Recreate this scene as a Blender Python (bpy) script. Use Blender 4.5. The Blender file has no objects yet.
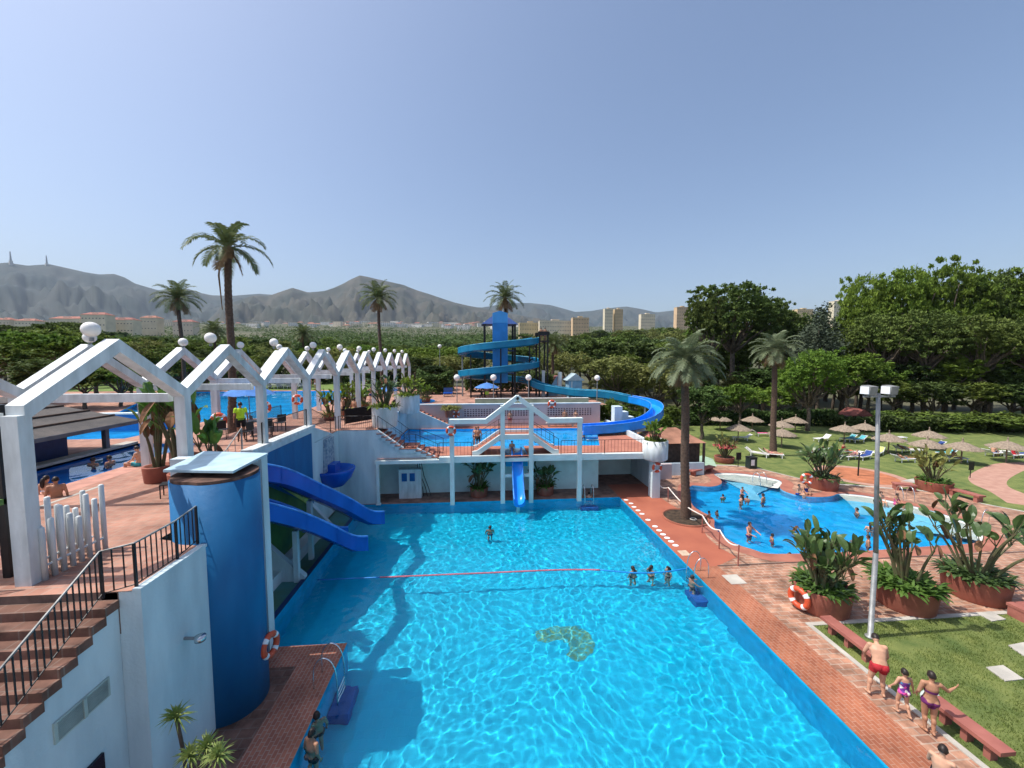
import bpy, math, random
from mathutils import Vector, Matrix, noise
from mathutils.geometry import tessellate_polygon
R = math.radians
random.seed(7)
sc = bpy.context.scene
COL = sc.collection
# ---------------------------------------------------------------- camera
H = 9.6; F = 390.0
PITCH = math.atan(27 / F); YAW = math.atan(32 / F)
cam = bpy.data.cameras.new('camera'); cam.sensor_width = 36; cam.lens = F / 1024 * 36
cam.clip_start = .1; cam.clip_end = 40000
camo = bpy.data.objects.new('camera', cam); COL.objects.link(camo)
camo.location = (0, 0, H); camo.rotation_euler = (math.pi / 2 - PITCH, 0, -YAW)
sc.camera = camo
RM = camo.rotation_euler.to_matrix()
def ray(px, py): return RM @ Vector(((px - 512) / F, -(py - 384) / F, -1))
def G(px, py, z=0.0):
    d = ray(px, py); t = (z - H) / d.z; return Vector((d.x * t, d.y * t, z))
def Q(px, py, Y):
    d = ray(px, py); t = Y / d.y; return Vector((d.x * t, Y, H + d.z * t))
# ---------------------------------------------------------------- light
SUN_EL = 60.5
w = bpy.data.worlds.new("World"); sc.world = w; w.use_nodes = True
nt = w.node_tree; bg = nt.nodes['Background']; sky = nt.nodes.new('ShaderNodeTexSky'); sky.sky_type = 'NISHITA'
sky.sun_disc = False; sky.sun_elevation = R(SUN_EL); sky.sun_rotation = R(-91)
sky.air_density = 1.0; sky.dust_density = 3.6; sky.ozone_density = 3.2; sky.altitude = 50
nt.links.new(sky.outputs[0], bg.inputs[0]); bg.inputs[1].default_value = .15
sl = bpy.data.lights.new('sun', 'SUN'); sl.energy = 3.9; sl.angle = R(.5); sl.color = (1, .95, .88)
so = bpy.data.objects.new('sun', sl); COL.objects.link(so)
so.rotation_euler = Vector((1, .02, -math.tan(R(SUN_EL)))).to_track_quat('-Z', 'Y').to_euler()
sl.cycles.is_caustics_light = True
sc.view_settings.view_transform = 'Standard'; sc.view_settings.look = 'None'
sc.view_settings.exposure = 0.33; sc.view_settings.gamma = 1
sc.cycles.max_bounces = 8; sc.cycles.diffuse_bounces = 3; sc.cycles.glossy_bounces = 2; sc.cycles.transmission_bounces = 4
sc.cycles.transparent_max_bounces = 4; sc.cycles.volume_bounces = 0
sc.cycles.sample_clamp_indirect = 6; sc.cycles.sample_clamp_direct = 12
# ---------------------------------------------------------------- materials
MATS = {}
def mat(name, col, rough=.75, var=.12, scale=2.0, bump=0.0, bscale=8.0, metal=0.0, spec=.4, rnd=0.0, col2=None, sub=None, detail=4, stretch=None):
    """principled with an object-space noise between two near colours, optional bump and per-object variation"""
    if name in MATS: return MATS[name]
    m = bpy.data.materials.new(name); m.use_nodes = True; n = m.node_tree; L = n.links.new
    b = n.nodes['Principled BSDF']; b.inputs['Roughness'].default_value = rough; b.inputs['Metallic'].default_value = metal
    b.inputs['Specular IOR Level'].default_value = spec
    tc = n.nodes.new('ShaderNodeTexCoord'); nz = n.nodes.new('ShaderNodeTexNoise')
    nz.inputs['Scale'].default_value = scale; nz.inputs['Detail'].default_value = detail
    if stretch:
        mp = n.nodes.new('ShaderNodeMapping'); mp.inputs['Scale'].default_value = stretch; L(tc.outputs['Object'], mp.inputs['Vector']); L(mp.outputs[0], nz.inputs['Vector'])
    else: L(tc.outputs['Object'], nz.inputs['Vector'])
    mx = n.nodes.new('ShaderNodeMix'); mx.data_type = 'RGBA'
    c2 = col2 if col2 else [c * (1 - 2 * var) for c in col]
    c1 = col if col2 else [min(1, c * (1 + var)) for c in col]
    mx.inputs[6].default_value = (*c1, 1); mx.inputs[7].default_value = (*c2, 1)
    rp = n.nodes.new('ShaderNodeMapRange'); rp.inputs[1].default_value = .35; rp.inputs[2].default_value = .68
    L(nz.outputs[0], rp.inputs[0]); L(rp.outputs[0], mx.inputs[0]); out = mx.outputs[2]
    if rnd:
        oi = n.nodes.new('ShaderNodeObjectInfo'); hs = n.nodes.new('ShaderNodeHueSaturation')
        mr = n.nodes.new('ShaderNodeMapRange'); mr.inputs[3].default_value = 1 - rnd; mr.inputs[4].default_value = 1 + rnd
        L(oi.outputs['Random'], mr.inputs[0]); L(mr.outputs[0], hs.inputs['Value'])
        mh = n.nodes.new('ShaderNodeMath'); mh.operation = 'MULTIPLY'; mh.inputs[1].default_value = 7.31
        fr = n.nodes.new('ShaderNodeMath'); fr.operation = 'FRACT'; m3 = n.nodes.new('ShaderNodeMapRange')
        m3.inputs[3].default_value = .485; m3.inputs[4].default_value = .515
        L(oi.outputs['Random'], mh.inputs[0]); L(mh.outputs[0], fr.inputs[0]); L(fr.outputs[0], m3.inputs[0]); L(m3.outputs[0], hs.inputs['Hue'])
        L(out, hs.inputs['Color']); out = hs.outputs[0]
    L(out, b.inputs['Base Color'])
    if bump:
        n2 = n.nodes.new('ShaderNodeTexNoise'); n2.inputs['Scale'].default_value = bscale; n2.inputs['Detail'].default_value = 5
        L(tc.outputs['Object'], n2.inputs['Vector']); bp = n.nodes.new('ShaderNodeBump'); bp.inputs['Strength'].default_value = bump
        bp.inputs['Distance'].default_value = .05; L(n2.outputs[0], bp.inputs['Height']); L(bp.outputs[0], b.inputs['Normal'])
    if sub:
        tr = n.nodes.new('ShaderNodeBsdfTranslucent'); ms = n.nodes.new('ShaderNodeMixShader'); ms.inputs[0].default_value = sub
        L(out, tr.inputs['Color']); L(b.outputs[0], ms.inputs[1]); L(tr.outputs[0], ms.inputs[2])
        L(ms.outputs[0], n.nodes['Material Output'].inputs['Surface'])
    MATS[name] = m; return m
def brick(name, c1, c2, mortar, bw, rh, ms=.012, stain=.35, rough=.8, rot=0.0, off=.5, sscale=.7):
    if name in MATS: return MATS[name]
    m = bpy.data.materials.new(name); m.use_nodes = True; n = m.node_tree; L = n.links.new
    b = n.nodes['Principled BSDF']; b.inputs['Roughness'].default_value = rough; b.inputs['Specular IOR Level'].default_value = .3
    tc = n.nodes.new('ShaderNodeTexCoord'); mp = n.nodes.new('ShaderNodeMapping'); mp.inputs['Rotation'].default_value = (0, 0, rot)
    L(tc.outputs['Object'], mp.inputs['Vector'])
    br = n.nodes.new('ShaderNodeTexBrick'); br.inputs['Scale'].default_value = 1; br.inputs['Brick Width'].default_value = bw
    br.inputs['Row Height'].default_value = rh; br.inputs['Mortar Size'].default_value = ms; br.inputs['Color1'].default_value = (*c1, 1)
    br.inputs['Color2'].default_value = (*c2, 1); br.inputs['Mortar'].default_value = (*mortar, 1); br.offset = off; br.inputs['Bias'].default_value = -.1
    L(mp.outputs[0], br.inputs['Vector'])
    nz = n.nodes.new('ShaderNodeTexNoise'); nz.inputs['Scale'].default_value = sscale; nz.inputs['Detail'].default_value = 7; nz.inputs['Roughness'].default_value = .65
    L(tc.outputs['Object'], nz.inputs['Vector'])
    mr = n.nodes.new('ShaderNodeMapRange'); mr.inputs[1].default_value = .32; mr.inputs[2].default_value = .68
    mr.inputs[3].default_value = 1 - stain; mr.inputs[4].default_value = 1 + stain * .35; L(nz.outputs[0], mr.inputs[0])
    hs = n.nodes.new('ShaderNodeHueSaturation'); L(mr.outputs[0], hs.inputs['Value']); L(br.outputs[0], hs.inputs['Color'])
    L(hs.outputs[0], b.inputs['Base Color'])
    bp = n.nodes.new('ShaderNodeBump'); bp.inputs['Strength'].default_value = .5; bp.inputs['Distance'].default_value = .01; bp.invert = True
    L(br.outputs['Fac'], bp.inputs['Height']); L(bp.outputs[0], b.inputs['Normal'])
    MATS[name] = m; return m
WHITE = mat('white paint', (.72, .76, .76), .6, .05, 1.6, .2, 7, col2=(.50, .53, .52), detail=9, stretch=(2.2, 2.2, .5))
WALLW = mat('weathered white render', (.62, .73, .76), .85, .1, .9, .3, 14, col2=(.45, .55, .59), detail=9, stretch=(1.6, 1.6, .35))
BLUEW = mat('blue painted render', (.004, .140, .34), .6, .1, 1.3, .16, 6, col2=(.003, .105, .27), detail=8, stretch=(1.4, 1.4, .4))
SLIDE = mat('blue slide fibreglass', (.010, .115, .56), .22, .1, 1.6, col2=(.006, .075, .42), detail=8, stretch=(1, 1, .4))
CYANS = mat('cyan slide fibreglass', (.006, .20, .36), .25, .1, .8, col2=(.005, .14, .28))
BRIGHTS = mat('bright blue slide fibreglass', (.012, .28, .85), .25, .1, .8)
DARKB = mat('dark navy tile', (.015, .04, .14), .4, .1, 3)
BLACK = mat('black painted iron', (.012, .012, .014), .45, .1, 3)
STEEL = mat('galvanised steel', (.27, .28, .28), .5, .15, 3, metal=.3)
CHROME = mat('polished steel', (.7, .7, .7), .2, .05, 3, metal=.9)
TERRA = mat('terracotta pot', (.34, .115, .075), .8, .15, 1.7, .2, 9, col2=(.24, .075, .05))
BENCHR = mat('red brown bench paint', (.36, .13, .10), .7, .12, 2, .1, 9, col2=(.27, .09, .07))
SOIL = mat('dark soil', (.06, .04, .025), .95, .3, 4, .6, 12)
CONC = mat('pale concrete', (.50, .47, .41), .9, .12, 1.5, .3, 18, col2=(.36, .34, .30))
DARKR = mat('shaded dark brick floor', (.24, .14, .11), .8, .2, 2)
GLOBE = mat('opal lamp globe', (.82, .80, .76), .25, .03, 2)
ORANGE = mat('orange red buoy plastic', (.62, .09, .035), .45, .1, 3)
GREYW = mat('grey weathered shingle', (.125, .11, .10), .9, .3, 1.2, .6, 16, col2=(.075, .07, .068))
THATCH = mat('dry thatch', (.34, .27, .20), .95, .2, 6, .8, 22, col2=(.20, .155, .115))
WOODD = mat('dark timber', (.08, .05, .035), .8, .2, 4)
WOODP = mat('peeling pole', (.26, .18, .13), .85, .2, 5)
BARK = mat('palm bark', (.13, .085, .06), .95, .3, 9, .8, 14, col2=(.07, .046, .033))
BARKD = mat('tree bark', (.13, .10, .075), .95, .3, 5, .6, 12)
GREENP = mat('green painted panel', (.10, .22, .05), .7, .15, .9, col2=(.045, .12, .05))
LIMEP = mat('lime stripe paint', (.36, .50, .12), .7, .1, 2)
TEALF = mat('teal wet basin paint', (.055, .22, .21), .35, .2, .8, col2=(.07, .16, .08))
MINT = mat('mint green paint', (.32, .46, .34), .8, .1, 1)
PINKW = mat('mauve tinted white wall', (.56, .47, .46), .85, .1, .8, col2=(.46, .39, .39))
ROOFR = mat('red clay roof', (.30, .13, .09), .85, .2, 1, rnd=.15)
PVC = mat('white lounger plastic', (.80, .80, .80), .4, .04, 2)
TOWELS = [mat('towel turquoise', (.10, .42, .48), .95), mat('towel orange', (.75, .22, .04), .95), mat('towel navy', (.03, .07, .25), .95),
          mat('towel yellow green', (.62, .68, .2), .95), mat('towel pale', (.7, .68, .62), .95), mat('towel pink', (.7, .12, .25), .95)]
FINE = brick('fine terracotta brick', (.38, .135, .07), (.30, .095, .05), (.40, .22, .15), .24, .12, .010, .35, rot=R(90))
FINEX = brick('small terracotta brick rows', (.40, .15, .095), (.30, .105, .07), (.40, .25, .19), .22, .11, .012, .4, rot=R(90))
PAVE = brick('worn terracotta pavers', (.47, .255, .165), (.33, .155, .10), (.46, .33, .25), .42, .21, .018, .65, sscale=1.6)
PAVE2 = brick('pale worn pavers', (.47, .25, .18), (.38, .18, .125), (.40, .27, .21), .30, .30, .014, .4, sscale=.9)
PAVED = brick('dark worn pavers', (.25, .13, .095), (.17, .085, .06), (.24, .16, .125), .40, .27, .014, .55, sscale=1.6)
LEAF = mat('broadleaf foliage', (.15, .20, .035), .75, .3, .9, rnd=.28, col2=(.08, .125, .024), spec=.2, sub=.3)
LEAFB = mat('bright broadleaf foliage', (.17, .25, .034), .75, .3, .7, rnd=.2, col2=(.09, .155, .024), spec=.2, sub=.3)
LEAFD = mat('dark dense foliage', (.085, .130, .034), .75, .3, .9, rnd=.25, col2=(.045, .078, .02), spec=.2, sub=.26)
PINE = mat('pine needles', (.13, .18, .042), .8, .3, .6, rnd=.2, col2=(.07, .11, .028), spec=.15, sub=.15)
GREYG = mat('grey green needles', (.085, .105, .065), .8, .2, .6, rnd=.12, col2=(.05, .066, .045), spec=.15, sub=.15)
OLIVE = mat('olive brush foliage', (.21, .23, .07), .8, .3, .6, rnd=.2, col2=(.13, .15, .045), spec=.15, sub=.26)
FROND = mat('palm frond', (.13, .165, .06), .6, .2, 1.3, col2=(.08, .11, .04), spec=.35, sub=.26)
FRONDG = mat('silvery palm frond', (.185, .225, .125), .6, .2, 1.3, col2=(.11, .145, .07), spec=.35, sub=.26)
DRYF = mat('dry palm frond', (.26, .17, .085), .9, .25, 2, col2=(.17, .11, .06), sub=.15)
BOP = mat('glossy banana leaf', (.095, .155, .045), .4, .25, 1.6, col2=(.05, .095, .028), spec=.5, sub=.18)
BOPB = mat('brighter banana leaf', (.10, .22, .03), .4, .25, 1.6, col2=(.05, .12, .02), spec=.5, sub=.25)  # brighter green variant of the banana leaf colour
FERN = mat('fern ground cover', (.10, .19, .025), .7, .25, 3, col2=(.05, .11, .018), sub=.25)
STEMG = mat('green stem', (.10, .12, .05), .7, .2, 4, col2=(.11, .08, .045))
DRYL = mat('dead brown leaf', (.20, .10, .05), .9, .3, 3)
FLOW = mat('pink flower', (.62, .10, .12), .7, .2, 3)
def grass_mat():
    m = mat('mown grass', (.185, .215, .058), .9, .2, 1.3, .9, 30, col2=(.085, .13, .030), detail=12); return m
LAWN = grass_mat()
# ---------------------------------------------------------------- mesh builder
ROOT = {}
class MB:
    def __init__(s): s.v = []; s.f = []
    def add(s, vs, fs):
        o = len(s.v); s.v += [Vector(x) for x in vs]; s.f += [tuple(i + o for i in f) for f in fs]; return s
    def box(s, x0, x1, y0, y1, z0, z1):
        return s.add([(x0, y0, z0), (x1, y0, z0), (x1, y1, z0), (x0, y1, z0), (x0, y0, z1), (x1, y0, z1), (x1, y1, z1), (x0, y1, z1)],
                     [(0, 3, 2, 1), (4, 5, 6, 7), (0, 1, 5, 4), (1, 2, 6, 5), (2, 3, 7, 6), (3, 0, 4, 7)])
    def obox(s, c, hx, hy, hz, rz=0.0, rx=0.0, ry=0.0):
        M = Matrix.Translation(c) @ Matrix.Rotation(rz, 4, 'Z') @ Matrix.Rotation(ry, 4, 'Y') @ Matrix.Rotation(rx, 4, 'X')
        b = MB().box(-hx, hx, -hy, hy, -hz, hz); return s.add([M @ v for v in b.v], b.f)
    def prism(s, pts, z0, z1):
        n = len(pts); vs = [(p[0], p[1], z0) for p in pts] + [(p[0], p[1], z1) for p in pts]
        t = tessellate_polygon([[Vector((p[0], p[1], 0)) for p in pts]])
        fs = [(i, (i + 1) % n, (i + 1) % n + n, i + n) for i in range(n)]
        fs += [tuple(reversed(x)) for x in t] + [tuple(i + n for i in x) for x in t]
        return s.add(vs, fs)
    def prism_axis(s, pts, a0, a1, axis):
        """profile (u, z) extruded along 'x' or 'y'"""
        n = len(pts); mk = (lambda u, z, a: (a, u, z)) if axis == 'x' else (lambda u, z, a: (u, a, z))
        vs = [mk(p[0], p[1], a0) for p in pts] + [mk(p[0], p[1], a1) for p in pts]
        t = tessellate_polygon([[Vector((p[0], p[1], 0)) for p in pts]])
        fs = [(i, (i + 1) % n, (i + 1) % n + n, i + n) for i in range(n)]
        fs += [tuple(reversed(x)) for x in t] + [tuple(i + n for i in x) for x in t]
        return s.add(vs, fs)
    def sheet(s, polys, z):
        P = [[Vector((p[0], p[1], 0)) for p in q] for q in polys]; t = tessellate_polygon(P)
        vs = [(p.x, p.y, z) for q in P for p in q]; fs = []
        for a, b, c in t:
            A, B, C = vs[a], vs[b], vs[c]
            cr = (B[0] - A[0]) * (C[1] - A[1]) - (B[1] - A[1]) * (C[0] - A[0])
            fs.append((a, b, c) if cr > 0 else (a, c, b))
        return s.add(vs, fs)
    def tube(s, path, r, n=8, cap=True):
        path = [Vector(p) for p in path]; k = len(path)
        rs = r if isinstance(r, (list, tuple)) else [r] * k
        vs = []; fs = []; u = None
        for i, p in enumerate(path):
            d = (path[min(i + 1, k - 1)] - path[max(i - 1, 0)])
            if d.length < 1e-9: d = Vector((0, 0, 1))
            d.normalize()
            if u is None: u = d.orthogonal().normalized()
            else:
                u = u - d * u.dot(d); u = u.normalized() if u.length > 1e-6 else d.orthogonal().normalized()
            v = d.cross(u)
            for j in range(n):
                a = 2 * math.pi * j / n; vs.append(p + (u * math.cos(a) + v * math.sin(a)) * rs[i])
        for i in range(k - 1):
            for j in range(n):
                j2 = (j + 1) % n; fs.append((i * n + j, i * n + j2, (i + 1) * n + j2, (i + 1) * n + j))
        if cap: fs.append(tuple(reversed(range(n)))); fs.append(tuple(range((k - 1) * n, k * n)))
        return s.add(vs, fs)
    def lathe(s, prof, n=24, c=(0, 0, 0), cap=True):
        vs = []; fs = []; k = len(prof); c = Vector(c)
        for r, z in prof:
            for j in range(n):
                a = 2 * math.pi * j / n; vs.append(c + Vector((r * math.cos(a), r * math.sin(a), z)))
        for i in range(k - 1):
            for j in range(n):
                j2 = (j + 1) % n; fs.append((i * n + j, i * n + j2, (i + 1) * n + j2, (i + 1) * n + j))
        if cap: fs.append(tuple(reversed(range(n)))); fs.append(tuple(range((k - 1) * n, k * n)))
        return s.add(vs, fs)
    def ball(s, c, r, n=16, m=10, sc_=(1, 1, 1)):
        c = Vector(c); vs = [c + Vector((0, 0, -r * sc_[2]))]; fs = []
        for i in range(1, m):
            t = -math.pi / 2 + math.pi * i / m
            for j in range(n):
                a = 2 * math.pi * j / n
                vs.append(c + Vector((r * math.cos(t) * math.cos(a) * sc_[0], r * math.cos(t) * math.sin(a) * sc_[1], r * math.sin(t) * sc_[2])))
        vs.append(c + Vector((0, 0, r * sc_[2])))
        for j in range(n): fs.append((0, 1 + (j + 1) % n, 1 + j))
        for i in range(m - 2):
            for j in range(n):
                j2 = (j + 1) % n; a = 1 + i * n; fs.append((a + j, a + j2, a + n + j2, a + n + j))
        a = 1 + (m - 2) * n
        for j in range(n): fs.append((a + j, a + (j + 1) % n, len(vs) - 1))
        return s.add(vs, fs)
    def torus(s, c, R0, r, n=28, m=10, M=None, a0=0, a1=2 * math.pi):
        M = M or Matrix(); c = Vector(c); vs = []; fs = []; full = abs(a1 - a0 - 2 * math.pi) < 1e-6; k = n if full else n + 1
        for i in range(k):
            a = a0 + (a1 - a0) * i / n
            for j in range(m):
                b = 2 * math.pi * j / m; rr = R0 + r * math.cos(b)
                vs.append(c + (M @ Vector((rr * math.cos(a), rr * math.sin(a), r * math.sin(b)))))
        for i in range(n):
            i2 = (i + 1) % k
            for j in range(m): fs.append((i * m + j, i2 * m + j, i2 * m + (j + 1) % m, i * m + (j + 1) % m))
        return s.add(vs, fs)
    def build(s, name, m, parent=None, smooth=False):
        off = Vector((0, 0, 0))
        if parent is not None: off = ROOT.get(parent.name, off)
        me = bpy.data.meshes.new(name); me.from_pydata([v - off for v in s.v], [], s.f); me.materials.append(m)
        if smooth: me.polygons.foreach_set('use_smooth', [True] * len(me.polygons))
        o = bpy.data.objects.new(name, me); COL.objects.link(o)
        if parent is not None: o.parent = parent; ROOT[o.name] = off
        return o
def tag(o, label=None, cat=None, group=None, kind=None):
    if label: o['label'] = label
    if cat: o['category'] = cat
    if group: o['group'] = group
    if kind: o['kind'] = kind
    return o
def thing(name, label, cat, loc=(0, 0, 0), group=None):
    o = bpy.data.objects.new(name, None); COL.objects.link(o); o.location = loc; o.empty_display_size = .2
    ROOT[o.name] = Vector(loc); return tag(o, label, cat, group)
KIDS = {}
def kids(o): return list(o.children)
def dup(o, loc=None, rz=None, label=None, group=None, scale=None, parent=None, mats=None):
    c = o.copy(); COL.objects.link(c)
    if parent is not None: c.parent = parent
    if loc is not None: c.location = loc
    if rz is not None: c.rotation_euler = (0, 0, rz)
    if scale is not None: c.scale = scale if isinstance(scale, (tuple, list)) else (scale,) * 3
    if label: c['label'] = label
    if group: c['group'] = group
    if mats and c.type == 'MESH':
        m = mats.get(o.name.split('.')[0])
        if m:
            c.material_slots[0].link = 'OBJECT'; c.material_slots[0].material = m
    for ch in kids(o): dup(ch, parent=c, mats=mats)
    return c
class Proto:
    """first use moves the prototype itself, later uses copy it"""
    def __init__(s, o): s.o = o; s.used = False
    def put(s, loc, rz=0.0, label=None, group=None, scale=None, mats=None):
        if s.used: return dup(s.o, loc, rz, label, group, scale, mats=mats)
        if mats: s.used = False; return dup(s.o, loc, rz, label, group, scale, mats=mats)
        s.used = True; o = s.o; o.location = loc; o.rotation_euler = (0, 0, rz)
        if scale is not None: o.scale = scale if isinstance(scale, (tuple, list)) else (scale,) * 3
        if label: o['label'] = label
        if group: o['group'] = group
        return o
    def done(s):
        if not s.used: kill(s.o)
def kill(o):
    for c in kids(o): kill(c)
    bpy.data.objects.remove(o)
def structure(name, mb, m, smooth=False):
    o = mb.build(name, m, None, smooth); o['kind'] = 'structure'; return o
def railing(path, h, sp, label, mrail=BLACK, name='railing', group=None, bar=.009, rail=.022, bottom=True, posts=True, smooth_top=None):
    path = [Vector(p) for p in path]; t = thing(name, label, 'railing', path[0], group)
    up = Vector((0, 0, h)); MB().tube([p + up for p in path], rail, 6).build('handrail', smooth_top or mrail, t)
    if bottom: MB().tube([p + Vector((0, 0, .10)) for p in path], rail * .6, 6).build('bottom_rail', mrail, t)
    if posts:
        pm = None
        for p in path:
            if pm is None: pm = MB().box(-rail, rail, -rail, rail, 0, h).build('post', mrail); pm.parent = t; pm.location = (0, 0, 0)
            else:
                c = pm.copy(); COL.objects.link(c); c.parent = t; c.location = p - path[0]
    bm = None
    for a, b in zip(path, path[1:]):
        L = (b - a).length; n = max(1, int(L / sp))
        for i in range(1, n):
            q = a.lerp(b, i / n) - path[0] + Vector((0, 0, .10))
            if bm is None: bm = MB().box(-bar, bar, -bar, bar, 0, h - .11).build('baluster', mrail); bm.parent = t; bm.location = q
            else: c = bm.copy(); COL.objects.link(c); c.parent = t; c.location = q
    return t
def lifebuoy(c, nrm, r, label, group='orange life rings'):
    t = thing('life_ring', label, 'life ring', c, group)
    M = Vector(nrm).to_track_quat('Z', 'Y').to_matrix()
    MB().torus(c, r * .76, r * .24, 28, 10, M).build('ring', ORANGE, t, True)
    for k in range(4):
        a = k * math.pi / 2 + .5
        MB().torus(c, r * .76, r * .25, 5, 10, M, a, a + .38).build('white_band', PVC, t, True)
    return t
# ================================================================ WATER
def water_mat(name, tint=(.93, .985, 1)):
    if name in MATS: return MATS[name]
    m = bpy.data.materials.new(name); m.use_nodes = True; n = m.node_tree; n.nodes.clear()
    g = n.nodes.new('ShaderNodeBsdfGlass'); g.inputs['IOR'].default_value = 1.33; g.inputs['Roughness'].default_value = 0
    g.inputs['Color'].default_value = (*tint, 1)
    o = n.nodes.new('ShaderNodeOutputMaterial'); n.links.new(g.outputs[0], o.inputs[0]); MATS[name] = m; return m
WATER = water_mat('clear pool water')
def pip(x, y, P):
    c = False; j = len(P) - 1
    for i in range(len(P)):
        if (P[i][1] > y) != (P[j][1] > y) and x < (P[j][0] - P[i][0]) * (y - P[i][1]) / (P[j][1] - P[i][1]) + P[i][0]: c = not c
        j = i
    return c
def wave(x, y, a, k=1.0):
    p = Vector((x, y, 0)); q = noise.noise_vector(p * .35) * .6; p = p + q
    return a * (noise.noise(p * 1.05 * k) * 1.15 + .46 * noise.noise(p * 2.15 * k + Vector((3, 1, 5))) + .10 * noise.noise(p * 4.6 * k + Vector((9, 4, 2))))
def water(name, P, z, cell, amp, k=1.0):
    xs = [p[0] for p in P]; ys = [p[1] for p in P]; x0, x1, y0, y1 = min(xs), max(xs), min(ys), max(ys)
    nx = max(2, int((x1 - x0) / cell)); ny = max(2, int((y1 - y0) / cell)); idx = {}; v = []; f = []
    dx = (x1 - x0) / nx; dy = (y1 - y0) / ny
    def vid(i, j):
        if (i, j) not in idx:
            x = x0 + dx * i; y = y0 + dy * j; idx[(i, j)] = len(v); v.append((x, y, z + wave(x, y, amp, k)))
        return idx[(i, j)]
    for j in range(ny):
        for i in range(nx):
            cx = x0 + dx * (i + .5); cy = y0 + dy * (j + .5); e = max(dx, dy) * .8
            if pip(cx, cy, P) or pip(cx + e, cy, P) or pip(cx - e, cy, P) or pip(cx, cy + e, P) or pip(cx, cy - e, P):
                f.append((vid(i, j), vid(i + 1, j), vid(i + 1, j + 1), vid(i, j + 1)))
    mb = MB(); mb.v = [Vector(q) for q in v]; mb.f = f
    o = structure(name, mb, WATER, True); o.cycles.is_caustics_caster = True; return o
def basin(name, P, ztop, zb, mf, mw):
    o = structure(name + '_floor', MB().sheet([P], zb), mf); o.cycles.is_caustics_receiver = True
    n = len(P); vs = [(p[0], p[1], zb) for p in P] + [(p[0], p[1], ztop) for p in P]
    o = structure(name + '_wall', MB().add(vs, [(i, (i + 1) % n, (i + 1) % n + n, i + n) for i in range(n)]), mw); o.cycles.is_caustics_receiver = True
CYAN = brick('cyan pool mosaic', (.003, .47, .67), (.003, .43, .64), (.006, .50, .69), .30, .30, .01, .10, .5)
CYANW = mat('cyan pool wall tile', (.004, .38, .64), .5, .08, 2)
BLUET = mat('blue pool tile', (.008, .46, .86), .5, .12, 1.2)
BLUED = mat('mid blue pool tile', (.010, .22, .58), .5, .12, 1.2)
MAIN = [(-4.5, 3), (9.5, 3), (9.5, 25.5), (-7.55, 25.5), (-7.55, 12.9), (-4.5, 12.9)]
water('main_pool_water', MAIN, -.08, .046, .0140, 2.6)
basin('main_pool', MAIN, -.004, -1.7, CYAN, CYANW)
# tan mosaic figure on the pool floor
mp = [(535, 632), (545, 628), (560, 626), (578, 627), (589, 633), (594, 643), (592, 653), (585, 660), (574, 661), (567, 655), (571, 648), (566, 642), (556, 640), (546, 644), (538, 642)]
def sub(px, py):
    a = G(px, py, -.12); d = ray(px, py).normalized(); nrm = Vector((0, 0, 1)); c = -d.z; e = 1 / 1.33
    t = d * e + nrm * (e * c - math.sqrt(1 - e * e * (1 - c * c))); k = (-1.69 + .12) / t.z; return a + t * k
structure('pool_floor_mosaic', MB().sheet([[sub(*p) for p in mp]], -1.69), mat('tan mosaic', (.12, .26, .12), .6, .3, 9, col2=(.02, .38, .46))).cycles.is_caustics_receiver = True
# kids pool (irregular)
kp = [(689, 485), (689, 497), (692.6, 506), (700, 511), (710, 515.6), (715, 520), (713.7, 527), (718, 532), (725.5, 538), (737, 545), (753.6, 549.6), (765, 554),
      (794, 554), (851, 552), (935, 546), (970.6, 544), (984, 541), (982.5, 534), (968, 523), (952, 517), (935, 511.5), (904, 504), (873, 497), (860, 495), (838, 493),
      (831, 497), (807, 497), (789, 493.5), (778, 488), (784, 481), (760, 476), (737, 473), (711, 473), (720, 478), (723, 484), (712, 487), (700, 486)]
def smooth_poly(P, it=2):
    for _ in range(it):
        q = []
        for a, b in zip(P, P[1:] + P[:1]): q += [a.lerp(b, .25), a.lerp(b, .75)]
        P = q
    return P
KP = smooth_poly([G(x, y, 0) for x, y in kp])
water('round_pool_water', KP, -.06, .11, .014, 1.7)
basin('round_pool', KP, -.004, -1.15, BLUET, mat('pale rim tile', (.20, .52, .72), .5, .1, 2))
# pale beach ledge along the far side of the round pool
def off_in(i, j, d=1.1):
    out = []
    pts = [G(x, y, 0) for x, y in kp[i:j]]
    for n, p in enumerate(pts):
        a = pts[max(0, n - 1)]; b = pts[min(len(pts) - 1, n + 1)]; t = (b - a).normalized(); q = p + Vector((-t.y, t.x, 0)) * d; out.append(q)
    return pts, out
pa, pb = off_in(16, 25, -1.0); cx = sum(p.x for p in KP) / len(KP); cy = sum(p.y for p in KP) / len(KP)
def inward(i, j, d):
    pts = [G(x, y, 0) for x, y in kp[i:j]]; o = []
    for n, p in enumerate(pts):
        a = pts[max(0, n - 1)]; b = pts[min(len(pts) - 1, n + 1)]; t = (b - a).normalized(); k = Vector((-t.y, t.x, 0))
        if not pip((p + k * .3).x, (p + k * .3).y, KP): k = -k
        o.append(p + k * d)
    return pts, o
BEACH = mat('pale pool beach', (.62, .62, .56), .6, .06, 1)
SHAL = mat('pale cyan pool floor', (.22, .62, .78), .6, .06, 1)
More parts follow.
